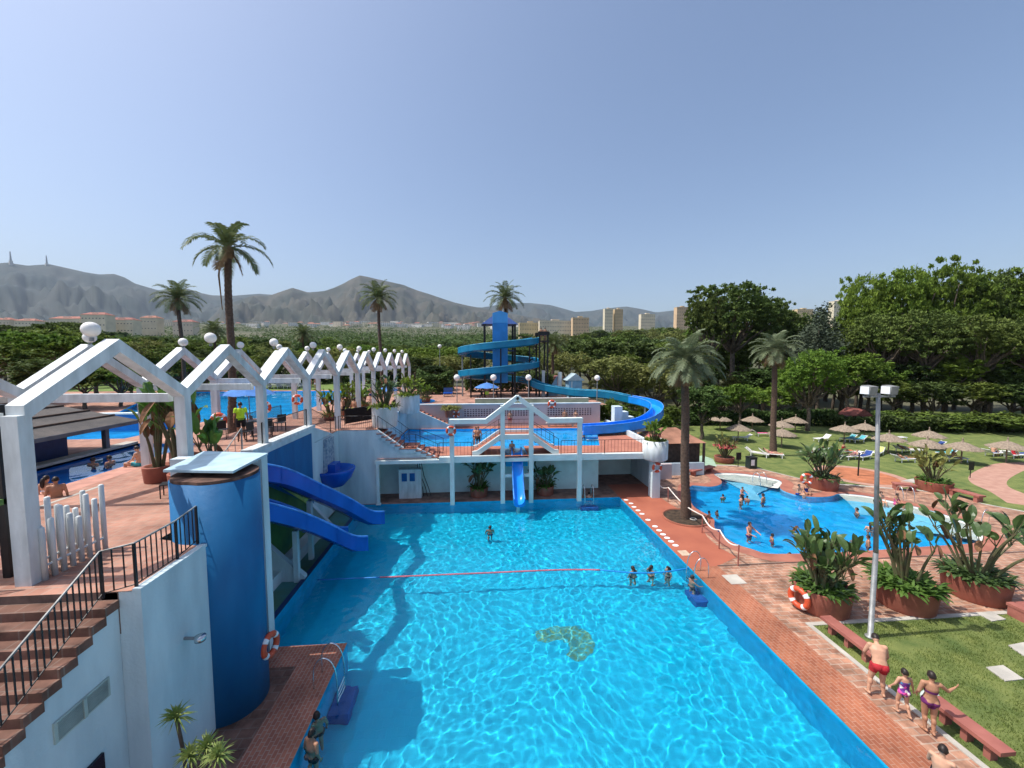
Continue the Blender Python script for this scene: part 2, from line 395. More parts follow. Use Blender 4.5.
for k, (i, j, d0, d1, z0, z1, mm_) in enumerate([(16, 25, 0, 1.2, -.02, -.25, BEACH), (28, 34, 0, 2.6, -.02, -.28, BEACH), (16, 25, 1.2, 3.0, -.25, -1.1, SHAL), (29, 33, 2.6, 5.4, -.28, -1.1, SHAL)]):
    a, b = inward(i, j, d0)[1], inward(i, j, d1)[1]
    vs = [(p.x, p.y, z0) for p in a] + [(p.x, p.y, z1) for p in b]; n = len(a)
    fs = [(q, q + 1, q + 1 + n, q + n) for q in range(n - 1)]
    structure('pool_beach', MB().add(vs, fs), mm_).cycles.is_caustics_receiver = True
# upper pool at level 3
UP = [(-6.6, 28.9), (1.7, 28.6), (1.7, 25.9), (3.2, 25.9), (3.2, 28.5), (8.9, 28.2), (10.8, 35.3), (-6.6, 36.0)]
water('upper_pool_water', UP, 2.9, .16, .018, 1.0)
basin('upper_pool', UP, 2.996, 2.2, BLUET, BLUET)
# terrace pools
TZ = 4.9
PC = [(-18.6, 8.2), (-15.3, 8.2), (-15.3, 22.3), (-18.6, 22.6)]
water('terrace_channel_water', PC, TZ - .1, .2, .016); basin('terrace_channel', PC, TZ - .004, TZ - 1.0, BLUED, BLUED)
PB = [(-31, 24), (-20.5, 24), (-20.0, 30.5), (-15.6, 31.5), (-15.6, 56), (-43, 56), (-31, 36)]
water('big_terrace_pool_water', PB, TZ - .1, .4, .02, .6); basin('big_terrace_pool', PB, TZ - .004, TZ - 1.0, BLUET, BLUET)
PE = smooth_poly([Vector(p) for p in [(-9.0, 39.5, 0), (-5.4, 39.5, 0), (-4.6, 42, 0), (-5.5, 44.5, 0), (-9, 44.5, 0)]])
water('toddler_pool_water', PE, TZ - .07, .3, .01); basin('toddler_pool', PE, TZ - .004, TZ - .5, BLUED, BLUED)
# ================================================================ GROUND
far_edge = [(660, 476), (668, 468), (700, 465), (735, 466), (760, 469), (780, 474), (800, 479), (827, 484), (857, 486), (887, 488.6), (920, 491), (947, 494.5), (965, 498), (982, 504), (1003, 508), (1030, 513), (1100, 530)]
FE = [G(x, y, 0) for x, y in far_edge]
KY = 12.55; KX = 11.65
DECK = [Vector((9.5, 3, 0)), Vector((9.5, 25.5, 0)), Vector((9.5, 28.2, 0)), Vector((12.3, 28.2, 0)), Vector((12.3, 30, 0))] + FE + [Vector((60, KY, 0)), Vector((KX, KY, 0)), Vector((KX, 3, 0))]
structure('pool_deck', MB().sheet([[tuple(p)[:2] for p in DECK], [tuple(p)[:2] for p in KP]], 0), PAVE)
# fine brick margin beside the main pool, and round the other pool
structure('pool_margin', MB().sheet([[(9.5, 3), (10.85, 3), (10.85, 16.5), (9.5, 16.5)]], .004), FINE)
structure('palm_margin', MB().sheet([[(9.5, 16.5), (10.85, 16.5), tuple(G(737, 557, 0))[:2], tuple(G(720, 548))[:2], tuple(G(708, 538))[:2], tuple(G(700, 524))[:2], tuple(G(690, 516))[:2], (12.3, 24.5), (12.3, 28.1), (9.5, 28.1)]], .004),
          mat('smooth red brick', (.40, .125, .07), .75, .15, .5, .15, 12, col2=(.30, .085, .05), detail=8))
def coping(name, P, d, z, m):
    n = len(P); out = []
    for i, p in enumerate(P):
        a = P[i - 1]; b = P[(i + 1) % n]; t = (b - a).normalized(); k = Vector((-t.y, t.x, 0))
        if pip((p + k * .05).x, (p + k * .05).y, P): k = -k
        out.append(p + k * d)
    vs = [(p.x, p.y, z) for p in P] + [(p.x, p.y, z) for p in out]
    fs = [(i, (i + 1) % n, (i + 1) % n + n, i + n) for i in range(n)]
    structure(name, MB().add(vs, fs), m)
coping('round_pool_coping', KP, .75, .008, mat('red coping brick', (.38, .15, .10), .8, .18, 1.4, .2, 10, col2=(.28, .10, .07)))
structure('drain_channel', MB().sheet([[(10.86, 16.47), (45, 16.47), (45, 16.55), (10.86, 16.55)]], .012), mat('dark joint', (.10, .06, .05), .8))
structure('skimmer_plate', MB().box(10.55, 11.25, 15.05, 15.75, 0, .02), CONC)
mk = MB()
for px, py in [(626, 500), (631, 503.5), (634, 507), (638, 510.5), (642, 514), (648, 520), (655, 526.5), (659, 530.5), (663, 534.5), (667, 538), (671, 541.5), (675.5, 545.5)]:
    c = G(px, py, 0); mk.prism([(c.x + .16 * math.cos(a * .785), c.y + .13 * math.sin(a * .785)) for a in range(8)], .006, .014)
structure('depth_marks', mk, PVC)
structure('depth_plate', MB().box(9.7, 10.15, 17.5, 18.0, .005, .02), mat('pale tile', (.55, .42, .30), .6))
# lawns
structure('near_lawn', MB().sheet([[(KX + .16, 3), (60, 3), (60, KY - .16), (KX + .16, KY - .16)]], .002), LAWN)
structure('lawn_kerb', MB().prism([(KX, 3), (KX + .16, 3), (KX + .16, KY - .16), (60, KY - .16), (60, KY), (KX, KY)], -.02, .03), CONC)
LW = [tuple(p)[:2] for p in FE[1:]] + [(170, 12.8), (170, 62), (12.5, 62), (12.5, 34)]
structure('lawn', MB().sheet([LW], .002), LAWN)
structure('lawn_edging', MB().add([(p.x, p.y, .008) for p in FE] + [(p.x + .05, p.y + .28, .008) for p in FE], [(i, i + 1, i + 1 + len(FE), i + len(FE)) for i in range(len(FE) - 1)]), CONC)
PATHM = mat('pinkish brick path', (.46, .27, .20), .85, .2, 1.8, .2, 12, col2=(.36, .19, .14))
ctr = [G(x, y, 0) for x, y in [(1030, 506), (1010, 494), (990, 485), (988, 478), (999, 471), (1012, 466.5), (1035, 465)]]
def ribbon(name, C, wd, z, m, up=0):
    vs = []; n = len(C)
    for i, p in enumerate(C):
        t = (C[min(i + 1, n - 1)] - C[max(0, i - 1)]).normalized(); k = Vector((-t.y, t.x, 0)); ww = wd[i] if isinstance(wd, list) else wd
        vs += [(p.x + k.x * ww, p.y + k.y * ww, z if not up else p.z + z), (p.x - k.x * ww, p.y - k.y * ww, z if not up else p.z + z)]
    return structure(name, MB().add(vs, [(2 * i, 2 * i + 1, 2 * i + 3, 2 * i + 2) for i in range(n - 1)]), m)
def spline(P, k=6):
    out = []
    for i in range(len(P) - 1):
        a = P[max(0, i - 1)]; b = P[i]; c = P[i + 1]; d = P[min(len(P) - 1, i + 2)]
        for j in range(k):
            t = j / k; out.append(.5 * ((2 * b) + (c - a) * t + (2 * a - 5 * b + 4 * c - d) * t * t + (3 * b - a - 3 * c + d) * t ** 3))
    return out + [P[-1]]
ribbon('garden_path', spline(ctr), .95, .006, PATHM)
ribbon('park_path', spline([G(x, y, 0) for x, y in [(668, 424), (690, 418), (720, 413.5), (770, 411), (830, 410)]]), 1.1, .006, mat('dusty path', (.46, .36, .26), .9, .15, 1))
cc = G(860, 475.5, 0)
structure('round_brick_ring', MB().lathe([(3.0, .006), (3.0, .012)], 40, (cc.x, cc.y, 0)), PATHM)
structure('round_clay_bed', MB().lathe([(2.35, .014), (2.35, .02)], 40, (cc.x, cc.y, 0)), mat('orange clay', (.42, .15, .07), .9, .15, 1.5))
g1 = [G(x, y, 0) for x, y in [(690, 466.5), (717, 466.5), (713, 459), (702, 455.5), (692, 458)]]
structure('green_paving', MB().sheet([[tuple(p)[:2] for p in g1]], .010), MINT)
for k, P in enumerate([[(986, 668), (1005, 682), (1024, 680), (1003, 666)], [(1008, 646), (1024, 657), (1040, 656), (1024, 643)], [(977, 614), (992, 622), (1006, 620), (990, 612)]]):
    structure('stepping_slab', MB().prism([tuple(G(x, y, 0))[:2] for x, y in P], .004, .036), CONC)
structure('shower_slab', MB().prism([tuple(G(x, y, 0))[:2] for x, y in [(902, 481), (925, 485), (940, 482), (921, 477)]], .002, .03), CONC)
# left near deck and slide basins
structure('near_deck', MB().box(-6.95, -4.515, 3, 12.885, -2.0, -.006), CYANW)
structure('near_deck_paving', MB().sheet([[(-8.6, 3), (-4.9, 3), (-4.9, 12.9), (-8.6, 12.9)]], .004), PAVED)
structure('near_deck_margin', MB().sheet([[(-5.75, 3), (-4.5, 3), (-4.5, 12.9), (-7.0, 12.9), (-7.0, 12.0), (-5.75, 12.0)]], .008), FINEX)
structure('slide_basin', MB().box(-9.1, -7.56, 12.9, 25.5, -2.0, -.06), TEALF)
structure('basin_edge', MB().box(-7.75, -7.56, 12.9, 25.5, -.06, .03), DARKB)
# terrace floors
TER = [(-120, 6), (-10.6, 6), (-10.6, 8.15), (-6.86, 8.15), (-6.86, 10.05), (-8.3, 10.5), (-8.3, 12.45), (-9.1, 12.6), (-9.1, 25.6), (-6.7, 25.6), (-6.7, 37.5), (12.5, 37.5), (12.5, 62), (-120, 62)]
structure('terrace_floor', MB().sheet([TER, PC, PB, [tuple(p)[:2] for p in PE]], TZ), PAVE2)
structure('level_three_floor', MB().sheet([[(-6.7, 25.5), (12.4, 25.5), (12.4, 37.5), (-6.7, 37.5)], UP], 3.0), mat('red brick deck', (.42, .17, .11), .8, .2, 1.2, .2, 8, col2=(.32, .12, .08)))
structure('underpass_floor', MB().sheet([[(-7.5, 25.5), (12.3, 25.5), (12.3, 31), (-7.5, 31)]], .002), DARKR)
structure('pink_terrace_border', MB().sheet([[(-15.3, 8.2), (-14.3, 8.2), (-14.3, 22.3), (-15.3, 22.3)]], TZ + .006), mat('pink stone border', (.48, .24, .18), .8, .12, 2))
structure('pale_terrace_line', MB().sheet([[(-13.9, 8.2), (-13.75, 8.2), (-13.75, 15.2), (-13.9, 15.2)]], TZ + .006), CONC)
structure('channel_kerb', MB().box(-19.2, -18.6, 8.2, 22.6, TZ - .1, TZ + .12), CONC)
LB = mat('back lawn', (.15, .22, .05), .9, .2, .2, .5, 12, col2=(.10, .16, .035))
structure('terrace_lawn', MB().sheet([[(-130, 57.5), (-16, 57.5), (-14, 80), (-150, 80)]], TZ + .02), LB)
# terrain rising to the hills
def ground(x, y):
    t = min(1, max(0, (x - 8) / 22)); base = 4.6 * (1 - t) - .35 * t
    k = [(0, 0), (80, 0), (420, 19), (700, 42), (1200, 86), (2500, 205), (4200, 300), (7000, 310)]
    r = 0
    for (a, b), (c, d) in zip(k, k[1:]):
        if y >= a: r = b + (d - b) * min(1, (y - a) / (c - a))
    if y > 90: r += noise.noise(Vector((x * .004, y * .004, 3))) * min(1, (y - 90) / 500) * 10 * (1 + y / 1500)
    return base * max(0, 1 - max(0, y - 60) / 600) + r
rows = [56.5, 58, 60, 63, 68, 75, 85, 100, 120, 150, 190, 240, 300, 380, 470, 580, 700, 850, 1000, 1200, 1450, 1750, 2100, 2500, 3000, 3600, 4300, 5200]
mb = MB(); nx = 70
for y in rows:
    for i in range(nx + 1):
        x = (i / nx * 2 - 1) * (y * 1.75 + 110); mb.v.append(Vector((x, y, ground(x, y))))
for j in range(len(rows) - 1):
    for i in range(nx): a = j * (nx + 1) + i; mb.f.append((a, a + 1, a + nx + 2, a + nx + 1))
TERR = mat('dry wooded ground', (.055, .068, .028), .95, .2, .011, 0, col2=(.12, .11, .065), detail=8)
structure('terrain', mb, TERR, True)
structure('ground', MB().sheet([[(-200, -40), (200, -40), (200, 60), (-200, 60)]], -2.4), CONC)
# ---------------------------------------------------------------- mountains
def hills(name, prof, D, base, m, amp, seed, depth=.45):
    def hz(px):
        for (a, ya), (b, yb) in zip(prof, prof[1:]):
            if a <= px <= b: t = (px - a) / (b - a); return ya + (yb - ya) * t
        return prof[0][1] if px < prof[0][0] else prof[-1][1]
    mb = MB(); px0, px1 = prof[0][0], prof[-1][0]; nu = int((px1 - px0) / 2.2); nv = 26
    for j in range(nv + 5):
        v = j / nv
        for i in range(nu + 1):
            px = px0 + (px1 - px0) * i / nu; d = ray(px, 357); d = Vector((d.x, d.y, 0)).normalized()
            r = ray(px, hz(px)); zt = H + D * r.z / math.hypot(r.x, r.y)
            if v <= 1:
                rr = D * (1 - depth * (1 - v)); sh = v ** 1.25; z = base * (1 - v) * .9 + zt * sh - (zt * .0)
                P = d * rr; q = Vector((P.x, P.y, 0)) * (1 / (D * .055)) + Vector((seed, 0, 0))
                n = abs(noise.noise(q)) * 1.4 + .6 * abs(noise.noise(q * 2.3)) + .35 * noise.noise(q * 5) + .18 * noise.noise(q * 11)
                z += (n - .55) * amp * math.sin(math.pi * min(1, v * 1.0)) ** .7 * (1.15 - .5 * v)
                if v < 1: z = min(z, H + (zt - H) * (rr / D) * .992)
            else:
                rr = D * (1 + (v - 1) * 2); z = zt * (1 - (v - 1) * 1.6)
            mb.v.append(Vector((d.x * rr, d.y * rr, z)))
    for j in range(nv + 4):
        for i in range(nu): a = j * (nu + 1) + i; mb.f.append((a, a + 1, a + nu + 2, a + nu + 1))
    structure(name, mb, m, True)
HILLA = mat('far scrub mountain', (.014, .028, .026), .95, .2, .0022, 0, col2=(.045, .050, .042), detail=9)
HILLB = mat('near scrub mountain', (.020, .029, .020), .95, .2, .0035, 0, col2=(.075, .066, .046), detail=9)
pA = [(-400, 300), (-200, 285), (-60, 272), (0, 265), (15, 263.5), (35, 266.5), (57, 265), (77, 269.5), (92, 273), (105, 275), (120, 274.5), (130, 278), (140, 284), (150, 287), (162, 290.5), (175, 290.5), (192, 289), (203, 293), (215, 295.5), (235, 296), (262, 294), (290, 296), (330, 297), (400, 300), (450, 306), (470, 307), (482, 307.5), (497, 305), (512, 303), (530, 303), (550, 305), (575, 312), (590, 311), (605, 308.5), (625, 306.5), (640, 309), (655, 312.5), (672, 310.5), (690, 311), (760, 309), (830, 312), (920, 314), (1020, 312), (1150, 316), (1400, 320)]
pB = [(205, 325), (225, 306), (240, 301), (255, 296), (262, 295.5), (270, 296.5), (283, 292), (295, 288), (302, 290), (310, 292.5), (318, 292), (327, 291), (336, 288), (345, 284), (353, 279.5), (362, 275.5), (370, 277), (380, 279.5), (392, 282), (405, 285), (412, 288), (420, 291), (430, 294), (440, 297.5), (455, 302.5), (470, 306), (490, 309.5), (520, 315), (560, 322), (600, 330)]
hills('far_hills', pA, 9500, 230, HILLA, 330, 1.3)
hills('peak_hill', pB, 6500, 210, HILLB, 300, 7.7)
for px, py, hh in [(11, 263.5, 330), (47, 265.8, 300)]:
    r = ray(px, py); s = 9450 / math.hypot(r.x, r.y); b = Vector((r.x * s, r.y * s, H + r.z * s - 30))
    t = thing('radio_mast', 'tall thin radio mast on the left mountain ridge, %s one' % ('leftmost, taller' if px < 20 else 'right hand, shorter'), 'radio mast', b); hh *= .62
    MB().tube([b, b + Vector((0, 0, hh))], [16, 5], 6).build('mast', STEEL, t); MB().tube([b, b + Vector((0, 0, hh * .35))], [26, 18], 6).build('mast_base', CONC, t)
# ================================================================ TERRACE BUILDING
tb = thing('terrace_building', 'white rendered terrace building with outside stairs rising beside the pool, at the left', 'building', (-7.3, 8.15, 0))
# side wall under the stair, stepped along its top
pts = [(3.0, 0), (8.16, 0), (8.16, 4.9)]
y, z = 8.16, 4.9; SR, ST = .172, .285
steps = []
while y > 3.2:
    z -= SR; pts.append((y, z)); pts.append((y - ST, z)); steps.append((y - ST, y, z)); y -= ST
pts.append((3.0, z)); pts[-1] = (3.0, z)
MB().prism_axis([(a, b - .03) if b > 0 else (a, b) for a, b in pts], -7.6, -7.3, 'x').build('stair_wall', WALLW, tb)
MB().box(-8.6, -6.86, 8.165, 10.2, 0, 4.88).build('wall', WALLW, tb)
MB().box(-6.99, -6.83, 8.13, 10.1, 4.885, 4.95).build('wall_coping', WALLW, tb)
MB().box(-9.4, -8.0, 12.45, 12.8, 0, 6.5).build('wall', WALLW, tb)
MB().box(-8.05, -6.75, 12.46, 12.79, 0, 6.52).build('pier', WALLW, tb)
lv = MB().obox((-7.285, 7.345, 3.17), .02, .50, .19).build('vent_grille', mat('vent frame', (.42, .50, .46), .6), tb)
for k in range(11): MB().obox((-7.262, 7.345, 3.02 + k * .03), .006, .45, .008, ry=.5).build('slat', mat('vent slat', (.30, .36, .33), .5), lv)
MB().obox((-7.25, 7.345, 3.17), .012, .03, .18).build('mullion', MATS['vent frame'], lv)
MB().obox((-7.28, 7.42, 1.75), .03, .20, .26).build('window', mat('dark window glass', (.01, .015, .03), .15), tb)
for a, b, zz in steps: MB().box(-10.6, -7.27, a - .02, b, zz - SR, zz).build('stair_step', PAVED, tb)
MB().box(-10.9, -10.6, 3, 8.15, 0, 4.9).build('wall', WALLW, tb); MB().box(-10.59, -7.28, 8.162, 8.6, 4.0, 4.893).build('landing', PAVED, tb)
railing([(-7.42, 3.5, 4.9 - (8.16 - 3.5) / ST * SR), (-7.42, 8.0, 4.86), (-6.98, 8.22, 4.9), (-6.98, 9.3, 4.9), (-7.0, 9.98, 4.98)], .95, .125,
        'black iron railing with pale worn handrail climbing the stair to the blue tower', smooth_top=mat('worn handrail', (.20, .22, .22), .4, .3, 6))
railing([(-10.6, 6.7, 4.15), (-10.5, 8.0, 4.9), (-9.75, 8.35, 4.9)], .95, .125, 'short black railing at the left edge of the picture beside first pergola post')
# swimming pool side of the terrace
sw = thing('pool_side_wall', 'long white and blue painted retaining wall behind the twin slides', 'wall', (-9.1, 17, 0))
MB().box(-9.45, -9.1, 12.8, 25.6, 0, 4.88).build('wall', WALLW, sw)
MB().prism_axis([(15.2, 4.88), (22.0, 4.88), (22.0, 5.75), (16.2, 5.75)], -9.45, -9.1, 'x').build('wall', WALLW, sw)
MB().prism_axis([(22.0, 4.9), (24.6, 4.9), (22.0, 5.75)], -9.45, -9.1, 'x').build('wall', WALLW, sw)
MB().prism_axis([(16.9, 4.25), (21.6, 1.5), (21.6, 5.5), (16.9, 5.5)], -9.1, -9.07, 'x').build('blue_panel', BLUEW, sw)
MB().box(-9.5, -9.04, 16.1, 22.05, 5.75, 5.9).build('wall_coping', WHITE, sw)
MB().prism_axis([(13.0, 3.6), (15.0, 4.3), (17.0, 4.24), (21.4, 1.6), (21.4, .5), (16.0, .4), (13.0, .4)], -9.1, -9.08, 'x').build('green_panel', GREENP, sw)
MB().prism_axis([(17.7, 4.02), (17.9, 4.05), (20.9, 2.2), (20.7, 1.95)], -9.085, -9.05, 'x').build('lime_stripe', LIMEP, sw)
fw = thing('stair_front_wall', 'white wall facing the pool with a brick stair stepping down along its top', 'wall', (-6.7, 25.6, 0))
MB().prism_axis([(-9.45, 0), (-6.75, 0), (-6.75, 2.72), (-2.75, 2.72), (-2.75, 2.95), (-4.2, 3.66), (-5.0, 3.66), (-6.65, 4.88), (-9.45, 4.88)], 25.6, 25.85, 'y').build('wall', WALLW, fw)
n1 = 6; sx = -6.65
BRS = brick('step brick', (.42, .15, .10), (.36, .12, .08), (.35, .18, .13), .2, .1, .01, .2)
def fstep(x0, x1, z1, y0, y1, par):
    MB().box(x0, x1, y0, y1, z1 - .30, z1 - .03).build('riser_block', WALLW, par)
    MB().box(x0 - .03, x1 + .03, y0 - .03, y1, z1 - .05, z1).build('tread', BRS, par)
for k in range(6): fstep(-6.65 + k * .28, -6.37 + k * .28, 4.86 - (k + 1) * .2, 25.52, 27.3, fw)
fstep(-4.97, -4.2, 3.66, 25.5, 27.3, fw)
for k in range(4): fstep(-4.2 + k * .34, -3.86 + k * .34, 3.66 - (k + 1) * .15, 25.52, 27.3, fw)
railing([(-6.6, 25.6, 4.9), (-4.95, 25.6, 3.7), (-4.2, 25.6, 3.66), (-2.8, 25.6, 3.02)], .9, .3, 'thin black railing down the front stair above the white cabinet', group=None, bar=.006, rail=.018)
railing([(-6.5, 27.35, 4.9), (-4.95, 27.35, 3.7), (-4.2, 27.35, 3.66), (-2.6, 27.35, 3.02)], .9, .5, 'thin black rail on the far side of the front stair', bar=.006, rail=.018)
# mosaic fountain bowl
fb = thing('fountain_bowl', 'blue fountain bowl jutting from the white wall under a mosaic chute', 'fountain', (-9.1, 24.0, 2.4))
MB().add(*(lambda b: ([Vector((v.x, v.y, v.z)) for v in b.v], b.f))(MB().lathe([(.15, -.95), (.6, -.8), (1.0, -.35), (1.2, .1), (1.22, .22), (1.08, .22), (1.0, .0), (.6, -.15), (0.01, -.2)], 28, (-8.75, 23.7, 2.75)))).build('bowl', SLIDE, fb, True)
MB().prism_axis([(23.0, 2.9), (24.3, 2.9), (24.3, 4.8), (23.2, 4.8)], -9.1, -8.9, 'x').build('mosaic_back', mat('grey blue mosaic', (.42, .48, .52), .6, .3, 7, col2=(.12, .2, .3)), fb)
MB().box(-9.05, -8.5, 23.2, 24.1, 2.8, 3.3).build('spout', SLIDE, fb)
# ---------------------------------------------------------------- blue tower
tw = thing('blue_tower', 'round blue stair tower with a flat pale roof slab rising from the near deck', 'tower', (-7.2, 10.95, 0))
hull = []
c1, c2, r = Vector((-6.99, 10.93)), Vector((-7.25, 11.0)), .9
for k in range(25): a = -math.pi / 2 + math.pi * k / 24; hull.append((c1.x + r * math.cos(a), c1.y + r * math.sin(a)))
hull += [(-7.4, 12.4), (-7.9, 12.3)]
for k in range(25): a = math.pi * .6 + math.pi * .9 * k / 24; hull.append((c2.x + r * math.cos(a), c2.y + r * math.sin(a)))
b = MB().prism(hull, 0, 6.42).build('tower_wall', BLUEW, tw); me = b.data
for p in me.polygons:
    if abs(p.normal.z) < .5: p.use_smooth = True
MB().prism([(c1.x + (x - c1.x) * .97, c1.y + (y - c1.y) * .97) for x, y in hull], 6.42, 6.5).build('tower_rim', mat('dark rusty rim', (.13, .07, .05), .9, .3, 4), tw)
rc = [tuple(G(x, y, 6.7))[:2] for x, y in [(163, 470), (233, 471), (268, 453), (204, 451)]]
MB().prism(rc, 6.64, 6.70).build('roof_slab', mat('pale roof sheet', (.42, .58, .66), .5, .1, 2), tw)
for q in rc[:1] + rc[2:3]: MB().tube([(c1.x * .5 + q[0] * .5, c1.y * .5 + q[1] * .5, 6.4), (c1.x * .5 + q[0] * .5, c1.y * .5 + q[1] * .5, 6.66)], .04, 6).build('roof_strut', BLACK, tw)
wg = thing('window_grille', 'black iron window grille on the narrow white pier beside the blue tower', 'grille', (-7.1, 12.4, 5.4))
MB().box(-7.25, -6.85, 12.38, 12.42, 6.02, 6.06).build('rail', BLACK, wg); MB().box(-7.25, -6.85, 12.38, 12.42, 5.1, 5.14).build('rail', BLACK, wg)
for k in range(4): MB().box(-7.23 + k * .11, -7.205 + k * .11, 12.38, 12.41, 5.1, 6.06).build('bar', BLACK, wg)
lifebuoy((-6.03, 11.15, 1.38), (1, -.15, .05), .36, 'faded orange life ring hung on the side of the blue tower')
sp = thing('wall_spotlight', 'small steel spotlight on the white stair wall beside the blue tower', 'spotlight', (-6.86, 9.2, 3.1))
MB().tube([(-6.86, 9.2, 3.1), (-6.62, 9.2, 3.08)], .035, 8).build('arm', STEEL, sp); MB().lathe([(.05, -.08), (.11, -.06), (.12, .05), (.02, .07)], 14, (-6.52, 9.2, 3.08)).build('lamp_head', CHROME, sp, True)
# ---------------------------------------------------------------- slides
def chute(path, wd, h, m, name='chute', parent=None, k=8, th=.05):
    P = spline([Vector(p) for p in path], k); n = len(P); w2 = wd / 2
    prof = [(-w2 - th, h), (-w2, h), (-w2 + .02, .18), (-w2 + .16, .04), (0, 0), (w2 - .16, .04), (w2 - .02, .18), (w2, h), (w2 + th, h), (w2 + th + .01, -.02), (w2 * .6, -.16), (-w2 * .6, -.16), (-w2 - th - .01, -.02)]
    mb = MB(); kk = len(prof)
    for i, p in enumerate(P):
        t = P[min(n - 1, i + 1)] - P[max(0, i - 1)]; t.z = 0; t.normalize(); s_ = Vector((t.y, -t.x, 0))
        for a, b_ in prof: mb.v.append(p + s_ * a + Vector((0, 0, b_)))
    for i in range(n - 1):
        for j in range(kk): j2 = (j + 1) % kk; mb.f.append((i * kk + j, i * kk + j2, (i + 1) * kk + j2, (i + 1) * kk + j))
    mb.f.append(tuple(reversed(range(kk)))); mb.f.append(tuple(range((n - 1) * kk, n * kk)))
    o = mb.build(name, m, parent); me = o.data
    for p in me.polygons: p.use_smooth = len(p.vertices) == 4
    for q_ in range(k, n - 1, k):
        t_ = (P[q_ + 1] - P[q_ - 1]).normalized(); s_ = Vector((t_.y, -t_.x, 0)).normalized(); f_ = MB(); pf = [(-w2 - th - .03, h + .01), (-w2 - th + .0, h + .02), (-w2 - th - .004, 0.0), (-w2 * .6, -.19), (w2 * .6, -.19), (w2 + th + .004, 0.0), (w2 + th, h + .02), (w2 + th + .03, h + .01), (w2 + th + .035, -.04), (w2 * .6, -.22), (-w2 * .6, -.22), (-w2 - th - .035, -.04)]
        for sg in (-.02, .02):
            for a, b_ in pf: f_.v.append(P[q_] + t_ * sg + s_ * a + Vector((0, 0, b_)))
        m_ = len(pf); f_.f = [(j, (j + 1) % m_, (j + 1) % m_ + m_, j + m_) for j in range(m_)]; f_.build('joint_flange', m, o)
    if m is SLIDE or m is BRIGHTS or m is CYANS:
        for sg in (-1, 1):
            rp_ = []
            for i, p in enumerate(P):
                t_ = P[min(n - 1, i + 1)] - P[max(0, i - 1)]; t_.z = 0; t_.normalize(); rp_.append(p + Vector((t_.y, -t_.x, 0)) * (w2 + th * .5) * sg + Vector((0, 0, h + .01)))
            MB().tube(rp_, .045, 6).build('rim', mat('highlight rim ' + m.name, (.07, .30, .80) if m is not CYANS else (.05, .36, .55), .4, .2, 2), o, True)  # rim tubes added along both edges, their lighter blue a painted highlight
    try: me.set_sharp_from_angle(angle=R(35))
    except Exception: pass
    return o
s2 = thing('pool_slide', 'nearer of the two straight blue pool slides, lower end close to the blue tower', 'slide', (-7.6, 17, 0), 'twin blue slides into the main pool')
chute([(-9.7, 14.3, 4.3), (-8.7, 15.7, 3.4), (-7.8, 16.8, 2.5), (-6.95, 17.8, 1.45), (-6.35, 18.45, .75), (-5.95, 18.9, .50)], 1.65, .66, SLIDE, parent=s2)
s1 = thing('pool_slide', 'farther of the two straight blue pool slides, passing below the blue wall panel', 'slide', (-7.6, 20, 0), 'twin blue slides into the main pool')
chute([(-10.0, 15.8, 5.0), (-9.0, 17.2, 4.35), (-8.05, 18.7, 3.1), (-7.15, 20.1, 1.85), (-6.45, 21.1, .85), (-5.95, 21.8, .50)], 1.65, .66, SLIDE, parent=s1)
for s_, a, b_ in ((s2, (-7.9, 16.9), 2.2), (s1, (-8.1, 18.8), 2.8)):
    MB().box(a[0] - .1, a[0] + .1, a[1] - .1, a[1] + .1, -.1, b_).build('support', WALLW, s_)
bw = thing('basin_divider', 'low white sloping walls between the shallow green basins under the slides', 'wall', (-8.4, 17.0, 0))
MB().prism_axis([(-9.08, -.1), (-7.6, -.1), (-7.6, .15), (-8.4, .9), (-9.08, 1.6)], 16.9, 17.15, 'y').build('wall', WALLW, bw)
MB().prism_axis([(-9.08, -.1), (-7.6, -.1), (-7.6, .25), (-8.4, 1.2), (-9.08, 2.0)], 20.9, 21.15, 'y').build('wall', WALLW, bw)
MB().box(-9.08, -8.55, 13.2, 20.9, -.1, .45).build('wall', WALLW, bw)
ks = thing('kids_slide', 'short steep bright blue slide under the arched footbridge, dropping into the main pool', 'slide', (2.45, 25.5, 0))
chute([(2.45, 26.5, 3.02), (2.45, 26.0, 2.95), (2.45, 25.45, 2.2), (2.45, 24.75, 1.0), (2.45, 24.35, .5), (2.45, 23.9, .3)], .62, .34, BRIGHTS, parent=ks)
MB().box(2.35, 2.55, 24.9, 25.1, -1.9, 1.25).build('support', WHITE, ks)
# ---------------------------------------------------------------- bridge frame, walkway
BF = mat('aqua tinted white frame', (.70, .78, .76), .6, .06, 1)
gf = thing('gable_frame', 'white gabled frame standing in front of the arched footbridge across the pool', 'frame', (2.4, 25.4, 0))
for x in (-1.85, 1.46, 3.35, 6.62): MB().box(x - .14, x + .14, 25.2, 25.46, -.15, 5.28 if x in (-1.85, 6.62) else 6.45).build('post', BF, gf)
def beam(a, b_, w_, hgt, name, m, par):
    a = Vector(a); b_ = Vector(b_); d = (b_ - a).normalized(); s_ = Vector((-d.z, 0, d.x)) * (hgt / 2) if abs(d.y) < .01 else None
    vs = []
    for p in (a, b_):
        for sy in (-w_ / 2, w_ / 2):
            for k in (-1, 1): vs.append(p + s_ * k + Vector((0, sy, 0)))
    MB().add(vs, [(0, 1, 3, 2), (4, 6, 7, 5), (0, 4, 5, 1), (2, 3, 7, 6), (0, 2, 6, 4), (1, 5, 7, 3)]).build(name, m, par)
beam((-2.0, 25.33, 5.42), (.45, 25.33, 5.42), .40, .3, 'top_beam', BF, gf); beam((4.45, 25.33, 5.42), (6.78, 25.33, 5.42), .40, .3, 'top_beam', BF, gf)
